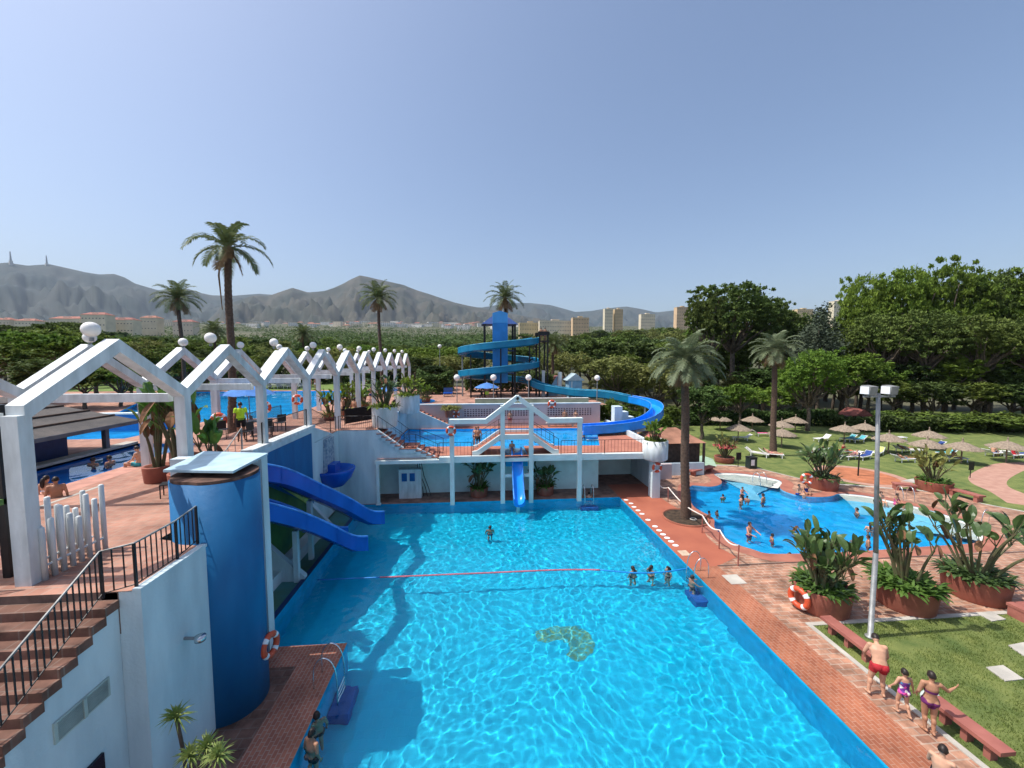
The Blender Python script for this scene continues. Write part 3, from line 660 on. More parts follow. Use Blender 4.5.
beam((.3, 25.33, 5.36), (2.47, 25.33, 7.0), .38, .3, 'rafter', BF, gf); beam((4.6, 25.33, 5.36), (2.4, 25.33, 7.0), .38, .3, 'rafter', BF, gf)
beam((1.3, 25.33, 6.2), (3.5, 25.33, 6.2), .2, .14, 'collar_tie', BF, gf)
beam((1.5, 25.33, 1.75), (3.3, 25.33, 1.75), .12, .2, 'cross_rail', BF, gf)
wk = thing('walkway_deck', 'raised walkway with white edge beam over the shaded underpass beyond the main pool', 'walkway', (0, 25.5, 2.7))
MB().box(-6.8, 11.1, 25.35, 25.58, 2.68, 2.9).build('edge_beam', BF, wk)
MB().box(-2.7, 1.45, 25.35, 25.7, 2.9, 3.06).build('edge_kerb', BF, wk); MB().box(3.45, 11.1, 25.35, 25.7, 2.9, 3.06).build('edge_kerb', BF, wk)
MB().box(-6.7, 12.3, 25.6, 28.2, 2.70, 2.85).build('slab', WALLW, wk)
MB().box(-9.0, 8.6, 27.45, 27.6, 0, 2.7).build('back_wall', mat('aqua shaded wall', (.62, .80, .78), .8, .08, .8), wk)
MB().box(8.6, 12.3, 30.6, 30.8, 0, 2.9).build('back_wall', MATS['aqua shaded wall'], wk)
ab = thing('arched_footbridge', 'small white arched footbridge with brick steps over the head of the blue slide', 'footbridge', (2.4, 26.5, 3.0))
pr = [(-.55, 3.0), (-.2, 3.0), (1.35, 4.08), (3.4, 4.08), (4.95, 3.0), (5.3, 3.0), (5.3, 3.3), (5.0, 3.34), (3.5, 4.4), (1.3, 4.4), (-.25, 3.34), (-.55, 3.3)]
MB().prism_axis(pr, 25.75, 25.95, 'y').build('parapet', BF, ab); MB().prism_axis(pr, 27.5, 27.7, 'y').build('parapet', BF, ab)
for k in range(6): MB().box(-.45 + k * .3, -.15 + k * .3, 25.95, 27.5, 3.05 + k * .18, 3.2 + k * .18).build('step', BRS, ab)
for k in range(6): MB().box(4.9 - k * .3, 5.2 - k * .3, 25.95, 27.5, 3.05 + k * .18, 3.2 + k * .18).build('step', BRS, ab)
MB().box(1.3, 3.45, 25.95, 27.5, 4.12, 4.25).build('bridge_deck', BRS, ab)
for yy, w_ in ((25.85, 'near'), (27.6, 'far')):
    railing([(-.5, yy, 3.3), (1.3, yy, 4.4), (3.5, yy, 4.4), (5.3, yy, 3.3)], .75, .35, 'thin black railing on the %s side of the arched footbridge' % w_, bar=.007, rail=.018)
railing([(-2.7, 25.5, 3.05), (-.6, 25.5, 3.05)], .95, .22, 'black walkway railing to the left of the arched footbridge', bar=.007, rail=.02)
railing([(5.4, 25.5, 3.05), (8.4, 25.5, 3.05), (11.2, 25.5, 3.05)], .95, .22, 'black walkway railing between the arched footbridge and the white round planter', bar=.007, rail=.02)
cb = thing('door_cabinet', 'white utility cabinet with two blue panels standing in the underpass', 'cabinet', (-5.4, 26.4, 0))
q0 = Q(399, 492, 26.4); q1 = Q(421, 466, 26.4)
MB().box(q0.x, q1.x, 26.4, 26.9, 0, 2.0).build('body', WHITE, cb)
for a in (.12, .6): MB().box(q0.x + .2 + (a - .12) * 1.1, q0.x + .55 + (a - .12) * 1.1, 26.37, 26.4, 1.2, 1.75).build('blue_panel', mat('blue poster', (.02, .12, .35), .3), cb)
post = thing('underpass_post', 'slim white post at the left end of the underpass beam', 'post', (-6.65, 25.45, 0)); MB().box(-6.72, -6.55, 25.36, 25.56, 0, 2.68).build('shaft', BF, post); MB().box(-6.78, -6.49, 25.32, 25.6, 0, .06).build('foot', BF, post)
hz = thing('hose', 'dark hose hanging in loops beside the white utility cabinet', 'hose', (-4.4, 26.9, 1.5))
for k in range(3): MB().tube([Vector((-4.35 + k * .12, 26.9, 2.5)), Vector((-4.3 + k * .2, 26.85, 1.4)), Vector((-4.0 + k * .2, 26.8, .6)), Vector((-3.9 + k * .25, 26.6, .05))], .025, 6).build('loop', BLACK, hz)
# round white planter on a post
rp = thing('round_white_planter', 'big white cylindrical planter of pink flowers carried on a post at the walkway corner', 'planter', (12.1, 26.6, 0))
MB().lathe([(.5, 2.6), (.74, 2.62), (.82, 2.7), (.84, 3.95), (.76, 3.97), (.72, 3.85), (.01, 3.82)], 30, (11.9, 25.4, 0)).build('tub', WHITE, rp, True)
MB().box(11.62, 12.18, 25.1, 25.7, 0, 2.61).build('post', WALLW, rp)
lifebuoy((11.9, 25.03, 2.15), (0, -1, 0), .36, 'orange life ring on the post under the round white planter')
wt = thing('corner_terrace', 'white block wall and low brick ramp right of the upper pool', 'wall', (12.5, 29, 0))
MB().box(12.35, 12.6, 27.2, 37.5, 0, 3.4).build('wall', WALLW, wt)
MB().box(12.6, 15.0, 29.0, 29.3, 0, 1.2).build('wall', PINKW, wt)
for k in range(5): MB().box(11.9 + k * .75, 12.6 + k * .75, 33.5 + k * .5, 34.4 + k * .5, 2.4, 5.2 - k * .55).build('block', WALLW, wt)
# back wall of upper pool
bk = thing('lattice_wall', 'long pale mauve wall with lattice openings behind the upper pool', 'wall', (3, 37.3, 3))
MB().box(-5.9, 11.7, 37.1, 37.4, 3, 5.05).build('wall', PINKW, bk); MB().box(-6.0, 11.8, 37.05, 37.45, 5.05, 5.15).build('coping', WALLW, bk)
LATT = mat('dark openings', (.16, .12, .13), .9, .2, 3)
for a, b_ in ((-1.6, 1.4), (2.2, 5.6), (6.4, 10.8)):
    lt = MB().box(a, b_, 37.07, 37.1, 3.95, 4.65).build('lattice_panel', LATT, bk); mb = MB(); x = a
    while x < b_ - .1: mb.box(x, x + .09, 37.04, 37.07, 3.95, 4.65); x += .26
    for zz in (4.1, 4.3, 4.5): mb.box(a, b_, 37.045, 37.065, zz, zz + .06)
    mb.build('lattice', PINKW, lt)
lifebuoy((Q(552, 404, 37.0)), (0, -1, 0), .42, 'orange life ring on the mauve lattice wall behind the upper pool')
st3 = thing('far_stair', 'brick stair with white sides going down left of the mauve wall to the upper pool', 'stairs', (-5.6, 36.4, 3))
for k in range(10): MB().box(-6.3 + k * .36, -5.94 + k * .36, 36.3, 37.3, 3, 4.85 - k * .18).build('step', BRS, st3)
MB().prism_axis([(-6.7, 3), (-2.6, 3), (-2.6, 3.2), (-6.3, 4.95), (-6.7, 4.95)], 36.1, 36.28, 'y').build('side_wall', WALLW, st3)
lw = thing('upper_pool_side_wall', 'white retaining wall along the left side of the upper pool', 'wall', (-6.75, 32, 3)); MB().box(-6.95, -6.7, 27.4, 36.1, 3, 5.05).build('wall', WALLW, lw); MB().box(-7.0, -6.65, 27.4, 36.1, 5.05, 5.15).build('coping', WALLW, lw)
bn = thing('pool_edge_bench', 'low stone bench on the far edge of the upper pool', 'bench', (7.5, 36, 3)); MB().box(6.2, 9.0, 36.0, 36.4, 3.3, 3.42).build('seat', CONC, bn)
for x in (6.4, 8.7): MB().box(x, x + .15, 36.05, 36.35, 3, 3.3).build('leg', CONC, bn)
# red roofed hut right of the planter
hut = thing('red_roof_hut', 'dark open hut with a red pyramid roof behind the leaning palm trunk', 'hut', (16.5, 31, 0))
hx, hy = 16.3, 32.0
MB().add([(hx - 2.5, hy - 2.0, 2.6), (hx + 2.1, hy - 2.0, 2.6), (hx + 2.1, hy + 2.3, 2.6), (hx - 2.5, hy + 2.3, 2.6), (hx - .9, hy, 3.55), (hx + .5, hy, 3.55)],
         [(0, 1, 5, 4), (1, 2, 5), (2, 3, 4, 5), (3, 0, 4), (3, 2, 1, 0)]).build('roof', ROOFR, hut)
MB().box(hx - 2.2, hx + 2.0, hy - 1.2, hy + 2.0, 0, 2.58).build('wall', WOODD, hut)
for x in (hx - 2.3, hx + 1.95): MB().box(x - .08, x + .08, hy - 1.95, hy - 1.8, 0, 2.6).build('post', WOODD, hut)
MB().box(hx - 2.1, hx + 1.9, hy - 2.1, hy - 1.8, .0, 1.0).build('counter', WALLW, hut)
# ---------------------------------------------------------------- pergola
pg = thing('pergola', 'white zigzag gabled pergola with opal globe lamps running along the left terrace', 'pergola', (-9.3, 8.75, 4.9))
Y0, SPC, NG = 8.62, 4.43, 10
ZV, ZA = 8.62, 10.06
def gable(xa, xb, ya, yb, th=.28):
    ym = (ya + yb) / 2; s_ = (ZA - ZV) / (ym - ya); vt = th * math.sqrt(1 + s_ * s_)
    pr = [(ya, ZV), (ym, ZA), (yb, ZV), (yb, ZV - vt), (ym, ZA - vt), (ya, ZV - vt)]
    return MB().prism_axis(pr, xa, xb, 'x').build('gable', WHITE, pg)
for row, (xa, xb, nn, gx) in enumerate(((-9.55, -9.2, NG, -9.86), (-14.25, -13.9, NG, -13.95))):
    for k in range(-1 if row else 0, nn):
        ya = Y0 + k * SPC; g = gable(xa, xb, ya, ya + SPC)
        gl = MB().lathe([(.05, -.12), (.05, -.02)], 10, (gx, ya + SPC / 2, 10.12)).build('lamp_base', STEEL, g)
        MB().ball((gx, ya + SPC / 2, 10.30), .19, 20, 14).build('lamp_globe', GLOBE, g, True)
    for k in range(0, nn + 1):
        y = Y0 + k * SPC; zb = 4.9
        if row == 0 and 16 < y < 22.4: zb = 5.75
        MB().box(xb - .32, xb - .005, y - .13, y + .13, zb, ZV - .2).build('column', WHITE, pg)
for k in range(0, NG + 1):
    y = Y0 + k * SPC; MB().box(-13.95, -9.7, y - .1, y + .1, ZV - .42, ZV - .16).build('cross_beam', WHITE, pg)
# raised terrace with steps in the pergola
rt = thing('raised_terrace', 'raised brick platform with steps inside the pergola where the lifeguard stands', 'platform', (-11.3, 18, 4.9))
MB().box(-12.4, -9.45, 16.4, 22.0, 4.9, 5.8).build('platform', PAVE2, rt)
for k in range(5):
    MB().box(-11.0, -9.45, 14.9 + k * .3, 16.4, 4.9 + k * .18, 4.9 + (k + 1) * .18 - .01).build('step', FINEX, rt)
    MB().box(-12.4, -9.45, 22.0, 23.6 - k * .3, 4.9 + k * .18, 4.9 + (k + 1) * .18 - .01).build('step', FINEX, rt)
railing([(-9.55, 15.0, 4.95), (-9.55, 16.3, 5.8)], .95, .4, 'sloping grey handrail at the steps onto the raised platform', mrail=STEEL, bar=.008)
railing([(-9.3, 17.3, 5.9), (-9.3, 21.6, 5.9)], .9, .11, 'fine black railing along the top of the blue wall panel', bar=.006, rail=.018)
railing([(-9.3, 22.2, 5.85), (-9.3, 24.9, 4.9), (-9.2, 25.5, 4.9)], .9, .11, 'fine black railing sloping down behind the fountain bowl', bar=.006, rail=.018)
railing([(-9.1, 25.7, 4.9), (-6.8, 25.7, 4.9)], .9, .12, 'fine black railing on the white front wall beside the stair', bar=.006, rail=.018)
railing([(-15.2, 23.5, 4.9), (-15.2, 31, 4.9)], 1.0, .14, 'black railing at the near corner of the big terrace pool')
railing([(-7.4, 33.5, 4.9), (-7.4, 37, 4.9)], 1.0, .10, 'dark mesh railing right of the white planters on the terrace', bar=.02)
railing([(-9.3, 27.5, 4.9), (-7.3, 30.5, 4.9)], 1.1, .08, 'dark screen railing left of the white round planters', bar=.025)
# white picket posts
pk = thing('picket_screen', 'staggered white round picket posts of mixed heights beside the stair top', 'fence', (-9.4, 8.9, 4.9))
random.seed(3)
for k in range(15):
    x, y = (-9.18, 8.72 + .19 * (k // 2)) if k % 2 == 0 else (-9.5, 8.80 + .19 * (k // 2)); hh = [1.12, 1.5, 1.25, 1.05, 1.45, 1.62, 1.2, 1.38, 1.05, 1.28, 1.5, 1.15, 1.32, 1.5, 1.6][k]
    MB().lathe([(.05, 0), (.05, hh), (.03, hh + .02)], 10, (x, y, 4.9)).build('picket', WHITE, pk, True)
for x in (-9.18, -9.5): MB().tube([(x, 8.68, 5.2), (x, 10.1, 5.2)], .025, 6).build('tie_rail', WHITE, pk)
# beige panel at left edge
ep = thing('beige_wall_panel', 'beige wall panel in a dark frame at the far left edge behind the first post', 'panel', (-10.9, 8.3, 4.9))
MB().box(-12.2, -10.15, 8.9, 9.05, 6.6, 8.6).build('panel', mat('beige render', (.50, .44, .30), .8, .1, 1), ep)
MB().box(-10.15, -10.0, 8.86, 9.1, 4.9, 8.6).build('frame_post', BLACK, ep); MB().box(-12.2, -10.0, 8.8, 9.2, 6.5, 6.62).build('green_ledge', GREENP, ep)
MB().box(-10.4, -10.3, 8.7, 8.8, 4.9, 6.5).build('pale_post', BF, ep)
# shingled bar roof by the channel
br = thing('pool_bar', 'low pool bar under a grey shingled hip roof beside the channel pool at the left', 'bar', (-22, 15, 4.9))
e = 6.35
vs = [(-17.7, 8, e), (-17.7, 21.6, e), (-27, 22.2, e), (-27, 8, e), (-22.2, 8, 7.75), (-22.2, 20.2, 7.75)]
MB().add(vs, [(0, 1, 5, 4), (1, 2, 5), (2, 3, 4, 5), (0, 4, 3), (3, 2, 1, 0)]).build('roof', GREYW, br)
for k in range(1, 5):
    t = k / 5; a = Vector(vs[0]).lerp(Vector(vs[4]), t); b_ = Vector(vs[1]).lerp(Vector(vs[5]), t)
    MB().tube([a + Vector((0, 0, .03)), b_ + Vector((0, 0, .03))], .05, 5).build('roof_batten', WOODD, br)
MB().box(-17.78, -17.66, 8, 21.7, e - .18, e - .005).build('fascia', mat('slate fascia', (.12, .13, .14), .7), br)
MB().box(-20.6, -19.6, 9, 20, TZ, TZ + 1.1).build('counter', DARKB, br); MB().box(-20.8, -19.4, 9, 20.2, TZ + 1.1, TZ + 1.18).build('counter_top', WOODD, br)
MB().box(-24.5, -24.2, 9, 20, TZ, e).build('back_wall', mat('grey bar wall', (.25, .26, .28), .8), br)
for y in (9.5, 13.3, 17.2, 21.0): MB().box(-18.9, -18.7, y - .1, y + .1, TZ, e).build('post', mat('slate post', (.16, .17, .19), .7), br)
bw2 = thing('blue_pool_wall', 'bright blue wall standing in the terrace pool behind the bar roof', 'wall', (-24, 26, 4.9))
MB().box(-30, -19.5, 27.6, 27.9, TZ - .5, TZ + .9).build('wall', BLUED, bw2); MB().box(-30, -19.4, 27.5, 28.0, TZ + .9, TZ + 1.0).build('coping', BF, bw2)
# ---------------------------------------------------------------- spiral slide tower
ST_Y = 47.0
tt = thing('slide_tower', 'tall blue water slide tower with pyramid roof and two spiral turns of cyan chute', 'slide tower', (2.4, ST_Y, 5))
L_ = lambda px, py, Y=ST_Y: Q(px, py, Y)
xL, xR = L_(483.5, 380).x, L_(515, 380).x; yN, yF = ST_Y - 1.6, ST_Y + 1.8
zE = L_(500, 325).z; zT = L_(499, 311).z
for x in (xL + .15, xR - .15):
    for y in (yN + .1, yF - .1): MB().box(x - .11, x + .11, y - .11, y + .11, 4.9, zE).build('post', BLACK, tt)
for z in (7.6, 10.3): MB().box(xL, xR, yN, yF, z, z + .12).build('platform', DARKB, tt)
RB = mat('dark blue roof sheet', (.015, .06, .22), .5, .1, 1); LBL = mat('light blue gable', (.06, .33, .72), .5, .05, 1); MBL = mat('mid blue panel', (.02, .22, .58), .55, .1, .7)
xm = (xL + xR) / 2
MB().add([(xL - .2, yN, zE), (xR + .2, yN, zE), (xR + .2, yF, zE), (xL - .2, yF, zE), (xm, (yN + yF) / 2, zT)], [(0, 1, 4), (1, 2, 4), (2, 3, 4), (3, 0, 4), (3, 2, 1, 0)]).build('roof', RB, tt)
pl, pR = L_(492.5, 330, yN).x, L_(507.5, 330, yN).x; zp = L_(500, 323, yN).z
MB().prism_axis([(pl, zp), (pR, zp), ((pl + pR) / 2 + (pR - pl) * .5, zp + 1.1), ((pl + pR) / 2, L_(499, 311, yN).z), (pl, zp + 1.1)], yN - .35, yN - .1, 'y').build('gable_panel', LBL, tt)
MB().box(pl, pR, yN - .33, yN - .12, 6.6, zp).build('front_panel', MBL, tt)
cx_, cy_ = L_(499.5, 350).x, ST_Y
def helix(a0, a1, z0, z1, n):
    return [Vector((cx_ + 4.45 * math.cos(a0 + (a1 - a0) * i / n), cy_ + 2.9 * math.sin(a0 + (a1 - a0) * i / n), z0 + (z1 - z0) * i / n)) for i in range(n + 1)]
# angle 0 = right, going clockwise in front: right -> front -> left -> back
zr1 = L_(539, 343).z; zl1 = L_(461, 354).z; zr2 = L_(537, 366).z; zl2 = L_(464, 377).z
ups = helix(R(-15), R(-180), zr1, zl1, 8) + helix(R(-180), R(-345), zl1, (zr2 + .3), 8)[1:] + helix(R(-375), R(-540), zr2, zl2, 8) + helix(R(-540), R(-690), zl2, 6.3, 6)[1:]
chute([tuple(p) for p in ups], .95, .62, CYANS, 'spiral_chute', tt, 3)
for a, zz in ((R(-180), zl1), (R(-90), (zr1 + zl1) / 2), (R(0), zr1), (R(-40), zr1), (R(-140), zl1)):
    x = cx_ + 4.45 * math.cos(a); y = cy_ + 2.9 * math.sin(a); MB().tube([(x, y, 4.9), (x, y, zz - .1)], .09, 6).build('chute_post', STEEL if a < -3 else BLACK, tt)
px0, px1 = L_(538, 350).x, L_(546, 350).x
for x in (px0, px1):
    for y in (ST_Y - 1.2, ST_Y + 1.2): MB().box(x - .09, x + .09, y - .09, y + .09, 4.9, L_(540, 332).z).build('post', BLACK, tt)
MB().box(px0 - .2, px1 + .2, ST_Y - 1.3, ST_Y + 1.3, zr1 + .1, zr1 + .25).build('platform', BLACK, tt)
for s_ in (-1.3, 1.3): MB().box(px0 - .2, px1 + .2, ST_Y + s_ - .03, ST_Y + s_ + .03, zr1 + .9, zr1 + 1.3).build('guard_rail', BLACK, tt)
for k in range(22):
    t = k / 22; MB().box(xR - .2 + t * (px0 - xR), xR + .25 + t * (px0 - xR), ST_Y - .5, ST_Y + .5, 5 + t * (zr1 - 5) , 5.08 + t * (zr1 - 5)).build('stair_tread', BLACK, tt)
lsl = thing('long_slide', 'long cyan slide sweeping right from the tower, bending round to end in the upper pool', 'slide', (9, 42, 5))
A_ = [L_(530, 384, 46), L_(545, 390, 44.5), L_(575, 395, 43), L_(605, 397, 41.5), L_(630, 402, 40)]
B_ = [L_(630, 402, 40), L_(645, 405, 38.7), L_(655, 409, 36.8), L_(657, 415, 34.8), L_(650, 422, 33.4), L_(636, 427.5, 32.7), L_(612, 431, 32.2), L_(590, 432.5, 31.9), L_(581, 433, 31.8)]
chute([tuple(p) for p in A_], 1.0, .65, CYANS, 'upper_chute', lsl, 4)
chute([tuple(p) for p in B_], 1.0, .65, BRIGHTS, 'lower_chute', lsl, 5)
for p in (A_[2], A_[3], B_[1], B_[3], B_[5]): MB().tube([(p.x, p.y, 0 if p.x > 12.5 else 3), (p.x, p.y, p.z - .05)], .09, 6).build('support', WHITE, lsl)
# pool hut
h1 = L_(569, 389, 44); h2 = L_(582, 389, 44)
hh = thing('blue_white_hut', 'small pale blue hut with a shallow gabled roof right of the slide tower', 'hut', h1)
MB().box(h1.x, h2.x, 44, 46, 4.9, 6.9).build('wall', mat('pale blue boards', (.25, .45, .58), .7, .1, 2), hh)
MB().prism_axis([(h1.x - .3, 6.9), (h2.x + .3, 6.9), ((h1.x + h2.x) / 2, 7.7)], 43.8, 46.2, 'y').build('roof', mat('grey blue roof', (.35, .45, .48), .7), hh)
MB().box(h1.x + .25, h1.x + .4, 43.97, 44, 4.9, 6.8).build('corner_trim', WHITE, hh)
sb = thing('white_sail_screen', 'pair of tall white screens with a grey blue sail between them beside the slide tower', 'screen', L_(548, 390, 46))
a, b_ = L_(542, 388, 46), L_(560, 388, 46)
MB().box(a.x, a.x + .35, 46, 46.3, 4.9, 8.0).build('screen_post', WHITE, sb); MB().box(b_.x - .2, b_.x + .2, 46, 46.3, 4.9, 7.8).build('screen_post', WHITE, sb)
MB().prism_axis([(a.x + .4, 4.95), (b_.x - .3, 4.95), (b_.x - .3, 7.4)], 46.1, 46.2, 'y').build('sail', mat('grey blue sail', (.20, .32, .42), .8), sb)
gb = thing('mint_planter_wall', 'long low mint green wall in front of the slide tower', 'wall', (4, 39.5, 5)); MB().box(L_(475, 400, 39.6).x, L_(588, 400, 39.6).x, 39.4, 39.7, 4.9, 5.35).build('wall', MINT, gb); MB().box(L_(475, 400, 39.6).x, L_(588, 400, 39.6).x, 39.35, 39.75, 5.35, 5.4).build('coping', WHITE, gb)
# pink terrace behind tower
tr = thing('roof_terrace', 'low pinkish brick building behind the slide tower', 'building', (8, 56, 5)); MB().box(L_(535, 380, 56).x, L_(562, 380, 56).x, 56, 60, 4.9, 6.6).build('wall', mat('pink brick', (.42, .25, .20), .8), tr); MB().box(L_(534, 380, 56).x, L_(563, 380, 56).x, 55.8, 60.2, 6.6, 6.75).build('roof', ROOFR, tr)
# globe lamp posts
def globe_post(px, yb, Y, zb, zt, label, rad=.24):
    q = Q(px, yb, Y); t = thing('globe_lamp_post', label, 'lamp post', (q.x, Y, zb), 'globe lamp posts')
    MB().tube([(q.x, Y, zb), (q.x, Y, zt - rad)], .05, 8).build('pole', STEEL, t); MB().ball((q.x, Y, zt), rad, 16, 10).build('globe', GLOBE, t, True)
for px, lb in ((457, 'globe lamp post below the left end of the spiral slide'), (493.5, 'globe lamp post in front of the blue slide tower'), (528.5, 'globe lamp post right of the blue parasol at the tower foot')):
    globe_post(px, 395, 40.5, 4.9, Q(px, 377.5, 40.5).z, lb, .32)
globe_post(597, 395, 40, 3, Q(597, 378, 40).z, 'globe lamp post rising beside the long cyan slide', .3)
globe_post(440, 372, 60, 4.9, Q(315, 346, 60).z, 'small globe lamp post among the trees beyond the pergola', .3)
# flood light mast
fl = thing('floodlight_mast', 'tall grey pole with two box floodlights on a crossbar on the near lawn', 'floodlight', (13.31, 11.72, 0))
MB().lathe([(.16, 0), (.14, .05), (.078, .06), (.074, 3), (.06, 3.01)], 14, (13.31, 11.72, 0)).build('pole', STEEL, fl, True); MB().tube([(13.31, 11.72, 3), (13.02, 11.72, 8.4)], [.073, .055], 14).build('upper_pole', STEEL, fl, True)
MB().box(12.5, 13.62, 11.69, 11.75, 8.28, 8.34).build('crossbar', STEEL, fl)
for x in (12.68, 13.42):
    g = MB().obox((x, 11.72, 8.52), .19, .14, .14, rz=.25, rx=.12).build('flood_housing', mat('grey lamp housing', (.22, .22, .21), .6), fl)
    MB().obox((x - .205 * math.cos(.25), 11.72 - .205 * math.sin(.25), 8.52), .02, .12, .12, rz=.25).build('lens', PVC, g); MB().box(x - .03, x + .03, 11.69, 11.75, 8.3, 8.42).build('bracket', STEEL, g)
# benches on kerb
for a, b_, lb in ((G(823, 628, 0), G(879, 668, 0), 'long low red brown bench slab along the lawn kerb, starting by the lamp base'), (G(936, 712, 0), G(1018, 770, 0), 'long low red brown bench slab along the lawn kerb, lower right, beside the woman')):
    x = 12.15; t = thing('kerb_bench', lb, 'bench', (x, (a.y + b_.y) / 2, 0), 'red brown kerb benches')
    y0, y1 = min(a.y, b_.y), max(a.y, b_.y)
    MB().box(x - .2, x + .2, y0, y1, .36, .46).build('seat', BENCHR, t)
    for y in (y0 + .3, (y0 + y1) / 2, y1 - .3): MB().box(x - .10, x + .10, y - .07, y + .07, 0, .36).build('leg', BENCHR, t)
for P, lb in (([(690, 476), (712, 471)], 'sloping dark red bench on the small island at the head of the round pool'), ([(893, 489), (915, 491)], 'low red bench on the far deck behind the lamp pole'), ([(950, 494), (982, 503)], 'low red bench along the far deck near the winding path'), ([(1015, 619), (1040, 618)], 'end of a red bench on the near lawn at the right edge')):
    a, b_ = G(*P[0]), G(*P[1]); d = (b_ - a); L = d.length; rz = math.atan2(d.y, d.x); c = (a + b_) / 2
    t = thing('deck_bench', lb, 'bench', c, 'red deck benches'); MB().obox(c + Vector((0, 0, .42)), L / 2, .28, .05, rz).build('seat', BENCHR, t)
    for k in (-.38, .38): MB().obox(c + d * k + Vector((0, 0, .19)), .1, .24, .19, rz).build('leg', BENCHR, t)
# rope fence
rf = thing('rope_fence', 'white rope slung between thin posts along the edge of the round pool', 'rope fence', G(702, 545, 0))
ps = [G(x, y, 0) for x, y in [(656, 494), (668, 502), (702, 533), (719, 549), (738, 566)]]
tops = []
for p in ps: MB().tube([p, p + Vector((0, 0, 1.0))], .03, 8).build('post', BENCHR, rf); tops.append(p + Vector((0, 0, .98)))
pth = []
for a, b_ in zip(tops, tops[1:]):
    for k in range(8): t = k / 8; pth.append(a.lerp(b_, t) - Vector((0, 0, .25 * math.sin(math.pi * t))))
MB().tube(pth + [tops[-1]], .035, 7).build('rope', mat('white rope', (.72, .66, .60), .9), rf)
# ladders and steps in water
def ladder(c, ax, label):
    c = Vector(c); t = thing('pool_ladder', label, 'pool ladder', c, 'steel pool ladders'); ax = Vector(ax); s_ = Vector((-ax.y, ax.x, 0))
    for k in (-.3, .3):
        p = c + s_ * k; pts = [p - ax * .35, p - ax * .35 + Vector((0, 0, .55)), p - ax * .2 + Vector((0, 0, .85)), p + Vector((0, 0, .9)), p + ax * .2 + Vector((0, 0, .7)), p + ax * .3 + Vector((0, 0, .2)), p + ax * .3 - Vector((0, 0, .9))]
        MB().tube(spline(pts, 4), .022, 8).build('handrail', CHROME, t, True)
    for z in (-.25, -.5, -.75): MB().tube([c + ax * .3 + s_ * .3 + Vector((0, 0, z)), c + ax * .3 - s_ * .3 + Vector((0, 0, z))], .025, 6).build('rung', CHROME, t)
ladder((-4.5, 11.4, 0), (1, 0, 0), 'curved steel pool ladder on the near left deck by the blue tower')
ladder((9.5, 15.9, 0), (-1, 0, 0), 'curved steel pool ladder on the right edge of the main pool')
ladder((7.3, 25.5, 0), (0, -1, 0), 'steel pool ladder at the far end of the main pool below the walkway')
q = G(760, 483, 0); ladder((q.x, q.y, -.1), (.2, -1, 0), 'steel ladder on the pale beach of the round pool')
q = G(905, 500, 0); ladder((q.x, q.y, 0), (-.3, -1, 0), 'steel ladder on the far edge of the round pool, behind the lamp pole')
q = G(977, 523, 0); ladder((q.x, q.y, 0), (-1, -.2, 0), 'steel ladder at the right end of the round pool')
for (x0, x1, y0, y1) in ((-4.48, -3.9, 11.0, 12.0), (8.95, 9.49, 15.0, 15.9), (6.7, 7.9, 25.0, 25.48)):
    mat('deep step blue', (.010, .10, .36), .5)
    o = structure('underwater_step', MB().box(x0, x1, y0, y1, -1.69, -1.2), MATS['deep step blue']); o.cycles.is_caustics_receiver = True
ln = thing('lane_rope', 'thin red and blue float line stretched across the main pool', 'lane rope', (0, 16.6, -.1))
a, b_ = G(318, 580, -.1), Vector((9.5, 16.9, -.08)); mids = [G(x, y, -.08) for x, y in [(330, 579.5), (380, 577.5), (440, 575), (500, 572.5), (560, 570), (600, 570), (635, 573), (665, 572), (690, 568)]]
L1 = [a] + mids[:2]; L2 = mids[1:6]; L3 = mids[5:]
for P, m in ((L1, BLUED), (L2, mat('faded red float', (.45, .12, .16), .6)), (L3, BLUED)): MB().tube(spline(P, 6), .04, 6).build('float_line', m, ln, True)
# ================================================================ VEGETATION
def rv(): 
    while True:
        v = Vector((random.uniform(-1, 1), random.uniform(-1, 1), random.uniform(-1, 1)))
        if .05 < v.length < 1: return v.normalized()
def leafquad(mb, p, s, asp=.6, up=.35):
    n = rv(); n.z = abs(n.z) + up; n.normalize(); u = n.orthogonal().normalized(); a = random.uniform(0, 6.28)
    v = n.cross(u); u, v = u * math.cos(a) + v * math.sin(a), v * math.cos(a) - u * math.sin(a)
    u *= s; v *= s * asp; o = len(mb.v); mb.v += [p - u, p + v * .8 - u * .1, p + u, p - v * .8 + u * .1]; mb.f.append((o, o + 1, o + 2, o + 3))
def crown(mb, lobes, clumps, per, ls, cr=.22, shell=.75, seed=0, flat=1.0):
    random.seed(seed); wts = [l[3] * l[4] * l[5] for l in lobes]
    for _ in range(clumps):
        l = random.choices(lobes, wts)[0]; d = rv(); d.z = d.z * .8 + .18; rr = random.uniform(shell, 1.0) if random.random() < .8 else random.uniform(.3, .8)
        c = Vector((l[0] + d.x * l[3] * rr, l[1] + d.y * l[4] * rr, l[2] + d.z * l[5] * rr)); R_ = cr * (l[3] + l[5]) * .5 * random.uniform(.6, 1.3)
        for _ in range(per):
            g = Vector((random.gauss(0, .5), random.gauss(0, .5), random.gauss(0, .36 * flat))) * R_
            leafquad(mb, c + g, ls * random.uniform(.6, 1.25))
def limb(mb, a, b, r0, r1, wob=.15):
    a = Vector(a); b = Vector(b); L = (b - a).length; P = [a]
    for k in range(1, 5): P.append(a.lerp(b, k / 5) + rv() * wob * L * .3)
    P.append(b); mb.tube(P, [r0 + (r1 - r0) * i / 5 for i in range(6)], 7)
